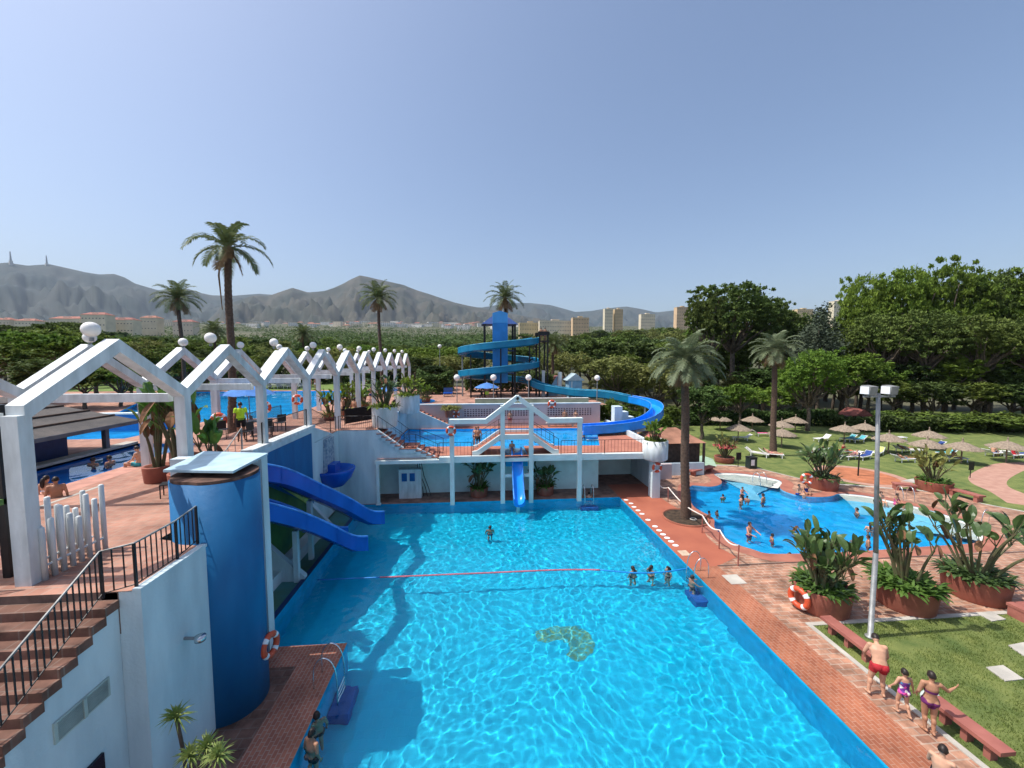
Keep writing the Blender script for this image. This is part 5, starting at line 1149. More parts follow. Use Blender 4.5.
lifebuoy(Q(451, 431, 25.12) , (0, -1, 0), .34, 'orange life ring at the left post of the white gabled frame')
# banana like plants by the pergola
for px, py, Y, lb, sd, n_, ph, sp_ in [(158, 462, 15.6, 'tall banana like plant with dead brown flowers in front of the second pergola post', 31, 8, 3.7, .7), (184, 470, 14.6, 'tall banana like plant right of its twin beside the second pergola post', 35, 8, 3.6, .6), (213, 462, 14.4, 'young banana plant with two broad upright leaves near the pergola steps', 33, 4, 1.8, .4)]:
    q = Q(px, py, Y); t = planter((q.x, Y, 4.9), .45, .6, lb, TERRA, 'potted_banana_plant'); strelitzia(t, (q.x, Y, 5.4), n_, sd, ph, sp_, .8, BOPB, .2, .125, True)
for px, Y, lb, sd in [(330, 30, 'leafy potted plant between the fifth and sixth front pergola posts', 41), (345, 32, 'leafy potted plant beside the people on the terrace', 43), (352, 38, 'tall green plant under the far pergola', 45), (364, 36, 'small bushy pot near the dark screen railing', 47), (426, 41, 'shrubby pot beside the toddler pool', 49)]:
    q = Q(px, 400, Y); t = planter((q.x, Y, 4.9), .45, .5, lb, TERRA, 'potted_plant'); strelitzia(t, (q.x, Y, 5.3), 10, sd, 2.0 if px < 355 else 1.2, .6, .5, LEAFB, .1, .12); ferns(t, (q.x, Y, 5.3), .5, 90, sd, OLIVE)
# yucca lower left
yc = thing('yucca_plant', 'spiky yellow green yucca with four heads at the foot of the white stair wall', 'plant', (-5.75, 7.6, 0)); random.seed(50)
sm = MB(); lm = MB(); base = Vector((-6.0, 7.9, 0)); YH = [Q(176, 718, 7.9), Q(190, 757, 7.6), Q(207, 748, 7.7), Q(218, 757, 7.4)]
for h_ in YH:
    sm.tube(spline([base, base.lerp(h_, .55) + Vector((.05, 0, .1)), h_], 4), .035, 7)
    for k in range(64):
        a = k * 2.4; el = R(85 - 110 * k / 64); d = Vector((math.cos(a) * math.cos(el), math.sin(a) * math.cos(el), math.sin(el))); s_ = d.orthogonal().normalized() * .016; L = random.uniform(.28, .40); o = len(lm.v)
        m_ = h_ + d * L * .5 + Vector((0, 0, .02)); e_ = h_ + d * L - Vector((0, 0, .07)); lm.v += [h_ - s_ * .6, m_ - s_, e_, m_ + s_, h_ + s_ * .6]; lm.f.append((o, o + 1, o + 2, o + 3, o + 4))
sm.build('stems', BARK, yc); lm.build('leaves', mat('variegated yucca leaf', (.30, .34, .10), .5, .2, 6, col2=(.14, .22, .05), sub=.2), yc)
# ================================================================ PEOPLE
SKINS = [mat('light skin', (.56, .31, .20), .55, .08, 6, spec=.35), mat('tanned skin', (.42, .21, .125), .55, .08, 6, spec=.35), mat('sunburnt skin', (.58, .27, .18), .55, .08, 6, spec=.35)]
HAIR = mat('dark brown hair', (.022, .013, .009), .5, .2, 20); HAIRL = mat('brown hair', (.09, .05, .025), .55, .2, 20)
EYE = mat('dark eye', (.02, .015, .012), .2)
CL = {k: mat('cloth ' + k, c, .85, .1, 8) for k, c in dict(red=(.42, .02, .03), purple=(.14, .02, .12), black=(.015, .015, .02), navy=(.02, .04, .2), lime=(.55, .85, .04), blue=(.03, .2, .6), white=(.7, .7, .7), green=(.05, .4, .08), pink=(.6, .1, .25), teal=(.04, .3, .35)).items()}
def pattern_mat():
    m = bpy.data.materials.new('multicolour swimsuit'); m.use_nodes = True; n = m.node_tree; L = n.links.new; b = n.nodes['Principled BSDF']; b.inputs['Roughness'].default_value = .8
    tc = n.nodes.new('ShaderNodeTexCoord'); v = n.nodes.new('ShaderNodeTexVoronoi'); v.inputs['Scale'].default_value = 9; L(tc.outputs['Object'], v.inputs['Vector'])
    cr = n.nodes.new('ShaderNodeValToRGB'); e = cr.color_ramp; e.interpolation = 'CONSTANT'; e.elements[0].color = (.15, .03, .25, 1); e.elements[1].position = .35; e.elements[1].color = (.7, .08, .35, 1)
    for p, c in ((.55, (.75, .72, .7, 1)), (.72, (.05, .3, .5, 1)), (.86, (.25, .04, .3, 1))): q = e.elements.new(p); q.color = c
    sp = n.nodes.new('ShaderNodeSeparateColor'); L(v.outputs['Color'], sp.inputs[0]); L(sp.outputs[0], cr.inputs[0]); L(cr.outputs[0], b.inputs['Base Color']); return m
CL['multi'] = pattern_mat()
def V3(*a): return Vector(a)
BASE = dict(hipL=(-.09, 0, .90), hipR=(.09, 0, .90), kneeL=(-.10, .03, .49), kneeR=(.10, .03, .49), ankL=(-.105, -.02, .08), ankR=(.105, -.02, .08), toeL=(-.13, .14, .03), toeR=(.13, .14, .03),
            pel=(0, 0, .93), waist=(0, 0, 1.08), chest=(0, 0, 1.27), neck=(0, -.01, 1.44), head=(0, .015, 1.585), shL=(-.175, -.005, 1.385), shR=(.175, -.005, 1.385),
            elL=(-.235, -.03, 1.12), elR=(.235, -.03, 1.12), wrL=(-.25, .03, .88), wrR=(.25, .03, .88), face=(0, 1, 0))
def frust(mb, a, b, ra, rb, n=14):
    mb.ball(a, ra, n, 8); mb.ball(b, rb, n, 8); mb.tube([a, b], [ra, rb], n)
def person(label, P=None, hs=1.0, fem=False, skin=0, hair=None, hairlong=False, outfit=(('trunks', 'navy'),), height=1.7, group=None, vox=.016, cat='person', build=1.0, name='person'):
    J = {k: Vector(v) for k, v in {**BASE, **(P or {})}.items()}
    t = thing(name, label, cat, (0, 0, 0), group); mb = MB(); bw = build
    side = (J['hipR'] - J['hipL']).normalized(); ss = (J['shR'] - J['shL']).normalized()
    # torso loft
    sp = [J['pel'] - (J['waist'] - J['pel']).normalized() * .09, J['pel'], J['waist'], J['chest'], J['chest'].lerp(J['neck'], .62), J['neck'] - (J['neck'] - J['chest']).normalized() * .01]
    hw = [.10, .165 if not fem else .175, .135 if not fem else .115, .165 if not fem else .145, .15 if not fem else .13, .055]; dp = [.08, .115, .095, .115, .085, .05]
    C = spline(sp, 3); n = 20; rings = []
    for i, c in enumerate(C):
        u = i / (len(C) - 1) * (len(sp) - 1); k = min(len(sp) - 2, int(u)); f = u - k; W_ = (hw[k] * (1 - f) + hw[k + 1] * f) * bw; D_ = (dp[k] * (1 - f) + dp[k + 1] * f) * (bw ** 1.5)
        s_ = side.lerp(ss, i / (len(C) - 1)).normalized(); tn = (C[min(i + 1, len(C) - 1)] - C[max(0, i - 1)]).normalized(); s_ = (s_ - tn * s_.dot(tn)).normalized(); fw_ = tn.cross(s_)
        for j in range(n): a = 2 * math.pi * j / n; mb.v.append(c + s_ * math.cos(a) * W_ + fw_ * math.sin(a) * D_)
    o = len(mb.v) - n * len(C)
    for i in range(len(C) - 1):
        for j in range(n): j2 = (j + 1) % n; mb.f.append((o + i * n + j, o + i * n + j2, o + (i + 1) * n + j2, o + (i + 1) * n + j))
    mb.f.append(tuple(o + j for j in reversed(range(n)))); mb.f.append(tuple(o + (len(C) - 1) * n + j for j in range(n)))
    fwd = side.cross((J['waist'] - J['pel']).normalized()) * -1
    for s_ in 'LR':
        hp, kn, an, to = J['hip' + s_], J['knee' + s_], J['ank' + s_], J['toe' + s_]
        frust(mb, hp, kn, .088 * bw if not fem else .092 * bw, .056 * bw); frust(mb, kn, an, .054 * bw, .036)
        cf = kn.lerp(an, .3) - (to - an).normalized() * .02; mb.ball(cf, .052 * bw, 12, 8, (1, 1, 1.7)); frust(mb, an - Vector((0, 0, .0)), to, .036, .026); mb.ball(an + (an - to) * .28, .033, 10, 6)
        sh, el, wr = J['sh' + s_], J['el' + s_], J['wr' + s_]
        frust(mb, sh, el, .052 * bw, .038 * bw); frust(mb, el, wr, .038 * bw, .024); frust(mb, J['chest'].lerp(J['neck'], .55), sh, .06, .052 * bw)
        d = (wr - el).normalized(); sx = 1 if s_ == 'R' else -1; lat = d.cross(ss * sx); lat = lat.normalized() if lat.length > .1 else Vector((0, 1, 0)); pn = d.cross(lat)
        palm_ = wr + d * .05
        for q in (-.022, 0, .022): frust(mb, wr + d * .01 + lat * q * .6, wr + d * .085 + lat * q, .016, .014, 8)
        for j, (q, fl) in enumerate(((-.033, .062), (-.011, .075), (.011, .07), (.033, .055))):
            b0 = wr + d * .085 + lat * q; b1 = b0 + d * fl * .55 + pn * .008; b2 = b1 + d * fl * .42 + pn * .022; frust(mb, b0, b1, .0105, .0095, 8); frust(mb, b1, b2, .0095, .008, 8)
        th0 = wr + d * .025 + lat * -.03; th1 = th0 + (d * .5 - lat * .7).normalized() * .04; th2 = th1 + (d * .85 - lat * .2).normalized() * .03; frust(mb, th0, th1, .013, .011, 8); frust(mb, th1, th2, .011, .009, 8)
        if s_ == 'L' or True: 
            bu = J['pel'] - fwd * .055 + side * (.07 if s_ == 'R' else -.07) - (J['waist'] - J['pel']).normalized() * .03; mb.ball(bu, .088 * bw, 14, 10)
    if fem:
        for k in (-1, 1): mb.ball(J['chest'] + fwd * .075 + ss * .065 * k, .062, 12, 8)
    # head
    hd = J['head']; up = (hd - J['neck']).normalized(); fc = J['face'].normalized(); fc = (fc - up * fc.dot(up)).normalized(); er = fc.cross(up)
    frust(mb, J['neck'] - up * .03, hd - up * .05, .052, .05)
    M = Matrix((er, fc, up)).transposed(); hb = MB().ball((0, 0, 0), 1, 24, 16); S = Vector((.073, .092, .112)) * hs
    mb.add([hd + M @ Vector((v.x * S.x, v.y * S.y, v.z * S.z)) for v in hb.v], hb.f)
    mb.add([hd + M @ Vector((v.x * .052, v.y * .06 + .035, v.z * .06 - .065)) for v in hb.v], hb.f)
    frust(mb, hd + fc * .088 + up * .005, hd + fc * .108 - up * .03, .008, .014, 8)
    for k in (-1, 1): mb.ball(hd + er * .074 * k - up * .01 - fc * .005, .02, 8, 6, (.5, 1, 1.4))
    frust(mb, hd + fc * .09 - up * .058 + er * .016, hd + fc * .09 - up * .058 - er * .016, .007, .007, 6)
    tmp = mb.build('tmp_body', SKINS[skin]); md = tmp.modifiers.new('r', 'REMESH'); md.mode = 'VOXEL'; md.voxel_size = vox; ms = tmp.modifiers.new('s', 'SMOOTH'); ms.iterations = 3 if vox > .01 else 4; ms.factor = .5
    dg = bpy.context.evaluated_depsgraph_get(); me = bpy.data.meshes.new_from_object(tmp.evaluated_get(dg)); bpy.data.objects.remove(tmp)
    me.name = 'body'; me.materials.clear(); me.materials.append(SKINS[skin]); me.polygons.foreach_set('use_smooth', [True] * len(me.polygons))
    body = bpy.data.objects.new('body', me); COL.objects.link(body); body.parent = t; ROOT[body.name] = Vector((0, 0, 0))
    # nearest bone classification
    bones = [('spine', J['pel'] - (J['waist'] - J['pel']).normalized() * .12, J['neck'])] + [(a + s_, J[b + s_], J[c + s_]) for s_ in 'LR' for a, b, c in (('thigh', 'hip', 'knee'), ('shin', 'knee', 'ank'), ('arm', 'sh', 'el'), ('fore', 'el', 'wr'))] + [('head', J['neck'] + up * .05, hd + up * .06)]
    rad = dict(spine=.13, thighL=.09, thighR=.09, shinL=.05, shinR=.05, armL=.05, armR=.05, foreL=.035, foreR=.035, head=.08)
    def cls(p):
        best = None
        for nm, a, b in bones:
            d = b - a; u = max(0, min(1, (p - a).dot(d) / d.length_squared)); q = (p - (a + d * u)).length - rad[nm]
            if best is None or q < best[0]: best = (q, nm, u)
        return best[1], best[2]
    vs = me.vertices; cc = [cls(v.co) for v in vs]; nr = [v.normal.copy() for v in vs]
    def shell(nm, cond, off, m, extra=None):
        ids = {}; V = []; Fs = []
        for p in me.polygons:
            if all(cond(cc[i][0], cc[i][1], vs[i].co) for i in p.vertices):
                f = []
                for i in p.vertices:
                    if i not in ids: ids[i] = len(V); V.append(vs[i].co + nr[i] * off)
                    f.append(ids[i])
                Fs.append(tuple(f))
        if not Fs: return None
        mm = MB(); mm.v = V; mm.f = Fs
        if extra: extra(mm)
        return mm.build(nm, m, body, True)
    for kind, colr in outfit:
        m = CL[colr]
        if kind == 'trunks': shell('swim_trunks', lambda b, u, p: (b == 'spine' and u < .24) or (b[:5] == 'thigh' and u < .48), .012, m)
        elif kind == 'shorts': shell('shorts', lambda b, u, p: (b == 'spine' and u < .27) or (b[:5] == 'thigh' and u < .75), .016, m)
        elif kind == 'bottom': shell('bikini_bottom', lambda b, u, p: (b == 'spine' and u < .2) or (b[:5] == 'thigh' and u < .13), .006, m)
        elif kind == 'top': shell('bikini_top', lambda b, u, p: b == 'spine' and .55 < u < .66, .006, m)
        elif kind == 'suit': shell('swimsuit', lambda b, u, p: (b == 'spine' and u < .78) or (b[:5] == 'thigh' and u < .12), .007, m)
        elif kind == 'shirt': shell('t_shirt', lambda b, u, p: (b == 'spine' and .16 < u < .97) or (b[:3] == 'arm' and u < .62), .016, m)
    def hx_(mm):
        if hairlong:
            a = hd - fc * .08 - up * .02; mm.tube(spline([a + up * .04, a - fc * .03 - up * .08, a - up * .22 - fc * .01, a - up * .30], 4), [.045, .055, .06, .062, .06, .058, .055, .05, .045, .04, .03, .02, .01], 10)
    def hc(b, u, p):
        q = p - hd; y = q.dot(fc); z = q.dot(up); return b == 'head' and (z > -.02 - y * .2 and (y < .045 or z > .062)) and z > -.09 or (b == 'head' and y < -.03 and z > -.075)
    shell('hair', hc, .014, hair or HAIR, hx_)
    if vox < .012:
        for k in (-1, 1): MB().ball(hd + er * .028 * k + fc * .083 + up * .012, .010, 8, 6).build('eye', EYE, body, True)
    s = height / 1.7; t.scale = (s, s, s); t['_h'] = 1; del t['_h']; return t
WALK = dict(kneeL=(-.1, .10, .50), ankL=(-.1, .08, .09), toeL=(-.11, .24, .03), kneeR=(.1, -.02, .49), ankR=(.1, -.2, .1), toeR=(.11, -.06, .03))
BENT = dict(pel=(0, -.04, .92), waist=(0, .02, 1.07), chest=(0, .12, 1.24), neck=(0, .22, 1.38), head=(0, .31, 1.48), shL=(-.17, .17, 1.34), shR=(.17, .17, 1.34), elL=(-.25, .22, 1.08), wrL=(-.2, .33, .86), elR=(.24, .2, 1.07), wrR=(.22, .3, .83), face=(0, .8, -.5))
REACH = dict(elL=(-.30, .18, 1.20), wrL=(-.22, .42, 1.16), elR=(.3, .16, 1.18), wrR=(.24, .40, 1.12))
ASIDE = dict(elR=(.38, .05, 1.22), wrR=(.58, .16, 1.28), elL=(-.25, .0, 1.12), wrL=(-.2, .16, .95))
SIT = dict(hipL=(-.09, 0, .10), hipR=(.09, 0, .10), kneeL=(-.11, .42, .16), kneeR=(.11, .42, .16), ankL=(-.11, .46, -.26), ankR=(.11, .46, -.26), toeL=(-.12, .62, -.30), toeR=(.12, .62, -.30), pel=(0, 0, .12), waist=(0, -.03, .27), chest=(0, -.02, .46), neck=(0, 0, .63), head=(0, .04, .77), shL=(-.175, 0, .575), shR=(.175, 0, .575), elL=(-.22, .1, .33), elR=(.22, .1, .33), wrL=(-.14, .3, .22), wrR=(.14, .3, .22))
LIE = dict(hipL=(-.09, 0, .10), hipR=(.09, 0, .10), kneeL=(-.11, .42, .2), kneeR=(.11, .44, .12), ankL=(-.11, .82, .08), ankR=(.11, .86, .08), toeL=(-.13, .9, .22), toeR=(.13, .94, .22), pel=(0, -.02, .12), waist=(0, -.16, .17), chest=(0, -.33, .26), neck=(0, -.48, .36), head=(0, -.6, .45), shL=(-.175, -.43, .32), shR=(.175, -.43, .32), elL=(-.24, -.24, .12), elR=(.24, -.24, .12), wrL=(-.2, 0, .12), wrR=(.2, 0, .12), face=(0, .5, .8))
# the family on the kerb
q = G(881, 697, 0); o = person('man in red swim trunks leaning over the kerb bench, seen from behind', {**BENT, 'ankL': (-.2, -.02, .08), 'toeL': (-.23, .14, .03), 'kneeL': (-.15, .05, .5), 'ankR': (.13, -.02, .08), 'toeR': (.15, .14, .03)}, skin=0, outfit=(('trunks', 'red'),), height=1.74, vox=.009, build=1.14)
o.location = (11.18, 9.55, 0); o.rotation_euler = (0, 0, R(-28))
o = person('small girl in a multicoloured swimsuit standing between the man and the woman', {**WALK, 'elL': (-.27, .02, 1.15), 'wrL': (-.33, .12, .98), 'elR': (.27, .02, 1.13), 'wrR': (.35, .06, .93)}, hs=1.22, fem=False, skin=0, outfit=(('suit', 'multi'),), height=1.28, vox=.010, build=1.02)
o.location = (11.25, 8.95, 0); o.rotation_euler = (0, 0, R(-12))
o = person('dark haired woman in a dark purple bikini holding one arm out, seen from behind', {**ASIDE, 'kneeL': (-.07, .05, .49), 'ankL': (-.06, .0, .08), 'toeL': (-.09, .16, .03), 'kneeR': (.08, -.02, .49), 'ankR': (.06, -.1, .08), 'toeR': (.09, .05, .03)}, fem=True, skin=1, hairlong=False, outfit=(('bottom', 'purple'), ('top', 'purple')), height=1.64, vox=.009, build=1.05)
o.location = (11.38, 8.45, 0); o.rotation_euler = (0, 0, R(-22))
o = person('dark haired person sitting low by the pool deck at the bottom edge of the picture', SIT, skin=0, outfit=(('trunks', 'black'),), height=1.6, vox=.012)
q = G(935, 775, .45); o.location = (q.x, q.y - .1, .40); o.rotation_euler = (0, 0, R(-60))
# prototypes
class PP(Proto):
    def __init__(s, o):
        Proto.__init__(s, o)
        for c in o.children_recursive: c.cycles.is_caustics_receiver = True
pr = {}
pr['m'] = PP(person('x', None, skin=1, outfit=(('trunks', 'navy'),)))
pr['w'] = PP(person('x', {**REACH}, skin=2, outfit=(('trunks', 'blue'),)))
pr['f'] = PP(person('x', None, fem=True, skin=0, hairlong=True, outfit=(('bottom', 'black'), ('top', 'black'))))
pr['walk'] = PP(person('x', WALK, skin=1, outfit=(('shorts', 'black'),)))
pr['sit'] = PP(person('x', SIT, skin=0, outfit=(('trunks', 'navy'),)))
pr['sitf'] = PP(person('x', SIT, fem=True, skin=1, outfit=(('suit', 'red'),)))
pr['lie'] = PP(person('x', LIE, skin=1, outfit=(('trunks', 'teal'),)))
pr['lief'] = PP(person('x', LIE, fem=True, skin=0, outfit=(('bottom', 'pink'), ('top', 'pink')), hair=HAIRL))
def put(kind, px, py, z, drop, rz, label, cl=None, sc_=1.0, hair=None, group=None):
    """px,py: where the body meets the plane z (water or floor); drop: how far the feet are below it"""
    q = G(px, py, z); ms = {}
    if cl:
        for k in ('swim_trunks', 'shorts', 'bikini_bottom', 'bikini_top', 'swimsuit', 't_shirt'): ms[k] = CL[cl]
    if hair: ms['hair'] = hair
    return pr[kind].put((q.x, q.y, z - drop), R(rz), label, group, sc_, ms or None)
# main pool
for px, py, k, rz, lb in [(633, 571, 'f', 20, 'dark haired bather at the float line, leftmost of three'), (651, 570, 'f', -70, 'dark haired bather at the float line, middle of three'), (668, 571, 'f', 100, 'dark haired bather at the float line, rightmost of three')]:
    put(k, px, py, -.12, 1.40, rz, lb, sc_=.96)
put('w', 692, 581, -.12, 1.42, -90, 'bather holding the steel ladder on the right edge of the main pool', 'black')
put('m', 490, 530, -.12, 1.45, 0, 'lone bather in the open far half of the main pool')
put('w', 589, 499, -.12, 1.2, 0, 'bather at the far ladder of the main pool below the walkway', 'navy')
put('m', 317, 722, -.12, 1.42, 40, 'shaded bather against the near left deck, farther of two', 'black', hair=HAIR)
put('m', 312, 750, -.12, 1.15, -30, 'shaded bather against the near left deck, nearer of two, in black shorts', 'black')
# round pool
for k, px, py, dr, rz, lb, c, s_ in [('w', 742, 497, .5, 190, 'boy walking down the pale beach of the round pool', 'navy', .72), ('m', 763, 502, 1.1, 30, 'bather standing in the middle of the round pool near the steel ladder', 'blue', 1),
                         ('f', 741, 504, 1.05, 60, 'woman in the round pool beside a child', 'black', 1), ('m', 747, 501, .85, -60, 'child beside the woman in the round pool', 'red', .72), ('m', 723, 498, 1.05, 0, 'child bather near the small brick island of the round pool', 'green', .78),
                         ('w', 749, 536, .9, 200, 'tanned man standing chest deep in the near part of the round pool', 'navy', 1), ('m', 772, 540, 1.0, 250, 'child swimming right of the tanned man in the round pool', 'pink', .8),
                         ('w', 709, 519, .75, 30, 'boy in a lime top climbing on the near rim of the round pool', 'lime', .74), ('m', 717, 513, 1.0, -90, 'small child in the water right of the boy in lime', 'red', .7),
                         ('m', 839, 543, 1.35, 0, 'swimmer partly hidden behind the leaves of the nearest planter', 'black', .95), ('m', 854, 542, 1.35, 90, 'swimmer just right of the one behind the planter leaves', 'blue', .95),
                         ('m', 868, 546, .95, 45, 'bather standing just left of the lamp pole in the round pool', 'navy', .9), ('f', 870, 530, 1.1, -45, 'bather in the round pool at the lamp pole, the farther one', 'red', .9), ('m', 790, 554, 1.1, 90, 'child in the water at the near rim beside the planter leaves', 'pink', .7),
                         ('m', 857, 513, 1.35, 60, 'swimmer alone near the far side of the round pool', 'black', 1)]:
    put(k, px, py, -.10, dr, rz, lb, c, s_)
for px, py, rz, k, c, lb in [(798, 495, 200, 'sit', 'navy', 'person sitting on the far rim of the round pool, left of a pair'), (806, 494, 160, 'sitf', 'navy', 'person sitting on the far rim of the round pool, right of a pair'), (880, 503, 170, 'sit', 'red', 'person sitting on the far edge just right of the lamp pole'), (896, 505, 200, 'sitf', 'pink', 'woman sitting on the far edge of the round pool beside a steel ladder')]:
    put(k, px, py, 0, 0, rz, lb, c, .9)
# upper levels
q = Q(241.5, 435, 18.6)
o = person('lifeguard in a bright lime t-shirt and black shorts on the raised platform', None, skin=1, outfit=(('shirt', 'lime'), ('shorts', 'black')), height=1.76, vox=.014); o.location = (q.x, 18.6, 5.8); o.rotation_euler = (0, 0, R(35))
put('walk', 310, 437 + 9, 3.0, 0, 0, 'x') if False else None
def putY(kind, px, Y, z, rz, label, cl=None, s_=1.0):
    q = Q(px, 400, Y); ms = {k: CL[cl] for k in ('swim_trunks', 'shorts', 'bikini_bottom', 'bikini_top', 'swimsuit')} if cl else None
    return pr[kind].put((q.x, Y, z), R(rz), label, None, s_, ms)
putY('walk', 478, 27.9, 3.0, 180, 'person in black shorts walking on the walkway left of the footbridge', 'black', .95)
putY('f', 475.5, 28.3, 3.0, 160, 'woman standing behind the walker left of the footbridge', 'black', .9)
putY('sit', 512, 26.4, 3.12, 180, 'rider sitting at the top of the short steep blue slide', 'navy', .85)
for px, Y, k, c, s_, lb in [(510, 36.4, 'm', 'red', .9, 'child standing at the mauve wall seen between the frame posts'), (565, 36.5, 'walk', 'black', .95, 'person standing at the mauve wall right of the frame'), (576, 36.5, 'f', 'black', .9, 'rightmost person standing at the mauve wall'), (556, 36.3, 'm', 'white', .6, 'small child sitting at the foot of the mauve wall'),
                             (584, 31.5, 'm', 'navy', .9, 'bather in the splash at the end of the long slide')]:
    putY(k, px, Y, 3.0 if 'splash' not in lb else 2.1, 180, lb, c, s_)
for px, Y, k, c, lb in [(343, 30.5, 'walk', 'black', 'person walking on the left terrace between two pergola posts'), (354, 29.5, 'm', 'lime', 'man in lime shorts standing on the left terrace'), (349, 33, 'f', 'black', 'woman standing behind the man in lime shorts'), (371, 41, 'm', 'navy', 'person under the far pergola, right of the tall green plant'), (316, 58.5, 'm', 'white', 'person standing beyond the big terrace pool, seen between the pergola posts'), (311, 58.5, 'f', 'black', 'woman standing beyond the big terrace pool, seen between the pergola posts')]:
    putY(k, px, Y, 4.9, random.uniform(0, 360), lb, c)
# terrace channel pool
for px, py, k, dr, rz, c, lb in [(57, 500, 'm', .9, 40, 'black', 'bather in the channel pool behind the white picket posts'), (47, 497, 'f', .95, 0, 'white', 'second bather in the channel pool behind the white picket posts'), (110, 464, 'm', 1.3, 90, 'black', 'swimmer in the channel pool beyond the picket posts'), (93, 465, 'm', 1.35, 0, 'black', 'swimmer in the dark water of the channel pool')]:
    put(k, px, py, TZ - .1, dr, rz, lb, c, 1)
put('sit', 139, 466, TZ, 0, 100, 'person sitting on the edge of the channel pool beside the second pergola post', 'teal')
putY('walk', 487, 42.5, 4.9, 180, 'attendant in lime standing under the blue parasol at the tower foot', 'lime', 1)
# slide tower people
for px, z_, lb in ((541, 345, 'person waiting on the top platform of the slide tower, left one'), (545, 345, 'person waiting on the top platform of the slide tower, right one')): 
    q = Q(px, 350, 47); pr['m'].put((q.x, 47, zr1 + .25), 0, lb, None, .95)
# lounging people and park people come with the furniture
# ================================================================ FURNITURE
def lounger(label='x'):
    t = thing('sun_lounger', label, 'sun lounger')
    f = MB()
    for x in (-.3, .3): f.tube([(x, -.55, .34), (x, 1.0, .34)], .022, 6)
    f.tube([(-.3, 1.0, .34), (.3, 1.0, .34)], .022, 6); f.build('frame', PVC, t)
    mb = MB()
    for k in range(13): mb.box(-.28, .28, -.5 + k * .115, -.41 + k * .115, .345, .365)
    mb.build('seat', PVC, t); mb = MB()
    for k in range(7): mb.obox((0, -.52 - .09 * k * .8, .37 + .09 * k * .6), .28, .036, .012, rx=-.64)
    for x in (-.29, .29): mb.tube([(x, -.5, .35), (x, -1.02, .74)], .02, 6)
    mb.build('backrest', PVC, t)
    for x in (-.28, .28):
        for y in (-.45, .85): MB().box(x - .025, x + .025, y - .03, y + .03, 0, .34).build('leg', PVC, t)
    return t
LG = Proto(lounger())
def towel(loc, rz, m, label):
    t = MB(); vs = []
    for k in range(9):
        y = -.5 + k * .17; z = .375 + .008 * math.sin(k * 2)
        vs += [(-.25, y, z), (.25, y, z + .004)]
    for k in range(3): y = -.55 - k * .17; vs = [(-.25, y - .0, .40 + (.13 * (k + .3))), (.25, y, .40 + .13 * (k + .3))] + vs
    n = len(vs) // 2; t.add(vs + [(v[0], v[1], v[2] + .02) for v in vs], [(2 * i, 2 * i + 1, 2 * i + 3, 2 * i + 2) for i in range(n - 1)] + [(2 * n + 2 * i, 2 * n + 2 * i + 1, 2 * n + 2 * i + 3, 2 * n + 2 * i + 2) for i in range(n - 1)])
    o = t.build('towel', m); o.location = loc; o.rotation_euler = (0, 0, rz); tag(o, label, 'towel')
def thatch(label='x'):
    t = thing('thatched_parasol', label, 'parasol'); random.seed(77)
    MB().tube([(0, 0, 0), (.02, 0, 1.2), (0, 0, 2.25)], [.075, .07, .06], 8).build('pole', WOODP, t)
    mb = MB(); n = 72
    for (r0, z0, r1, z1, k) in ((.08, 2.42, 1.0, 2.02, 0), (.75, 2.10, 1.62, 1.70, 1)):
        o = len(mb.v)
        for i in range(n):
            a = 2 * math.pi * i / n; j = random.uniform(-.07, .07) * (1 + k); e = random.uniform(-.08, .03)
            for f, u in enumerate((0, .35, .7, 1)):
                r_ = r0 + (r1 - r0) * u + (j if f == 3 else j * .2); z = z0 + (z1 - z0) * u + .06 * math.sin(math.pi * u) + (e if f == 3 else 0) + random.uniform(-.012, .012)
                mb.v.append(Vector((r_ * math.cos(a), r_ * math.sin(a), z)))
        for i in range(n):
            i2 = (i + 1) % n
            for f in range(3): mb.f.append((o + i * 4 + f, o + i * 4 + f + 1, o + i2 * 4 + f + 1, o + i2 * 4 + f))
    for _ in range(260):
        a = random.uniform(0, 6.28); r_ = random.uniform(1.45, 1.62); p = Vector((r_ * math.cos(a), r_ * math.sin(a), 1.74)); d = Vector((math.cos(a) * .6, math.sin(a) * .6, -1)) * random.uniform(.08, .2); s_ = Vector((-math.sin(a), math.cos(a), 0)) * .02; o = len(mb.v); mb.v += [p - s_, p + s_, p + d]; mb.f.append((o, o + 1, o + 2))
    mb.build('thatch', THATCH, t); MB().lathe([(.16, 2.36), (.11, 2.5), (.055, 2.62), (.07, 2.78), (.03, 2.9), (.002, 2.92)], 12).build('finial', THATCH, t)
    ss = MB()
    for k in range(8): a = k * .785; ss.tube([(0, 0, 2.2), (1.5 * math.cos(a), 1.5 * math.sin(a), 1.7)], .015, 4)
    ss.build('ribs', WOODD, t); return t
TH = Proto(thatch())
UM = [(795, 432, 'thatched parasol right of the far slim palm, behind the loungers'), (781, 437, 'thatched parasol directly behind the far slim palm trunk, upper one'), (781.5, 447, 'thatched parasol directly behind the far slim palm trunk, lower one'), (738, 441, 'thatched parasol above the flowering planter'), (752, 431, 'thatched parasol at the back of the lawn near the path'),
      (844, 442, 'thatched parasol left of the small red roofed shrine'), (864, 440, 'thatched parasol in front of the small red roofed shrine'), (888, 453, 'thatched parasol with a dark pole right of the lamp pole'), (928, 449, 'thatched parasol at the back, farther one of the pair right of centre'), (926, 460, 'thatched parasol at the front of the pair above the sparse planter'), (961, 463, 'thatched parasol standing alone between the planter and the path'),
      (1006, 462, 'thatched parasol beside the winding path at the right edge'), (720, 430, 'thatched parasol in the shade left of the flowering planter')]
for i, (px, py, lb) in enumerate(UM): q = G(px, py, 0); TH.put(q, i * .7, lb, 'thatched parasols on the lawn', .8)
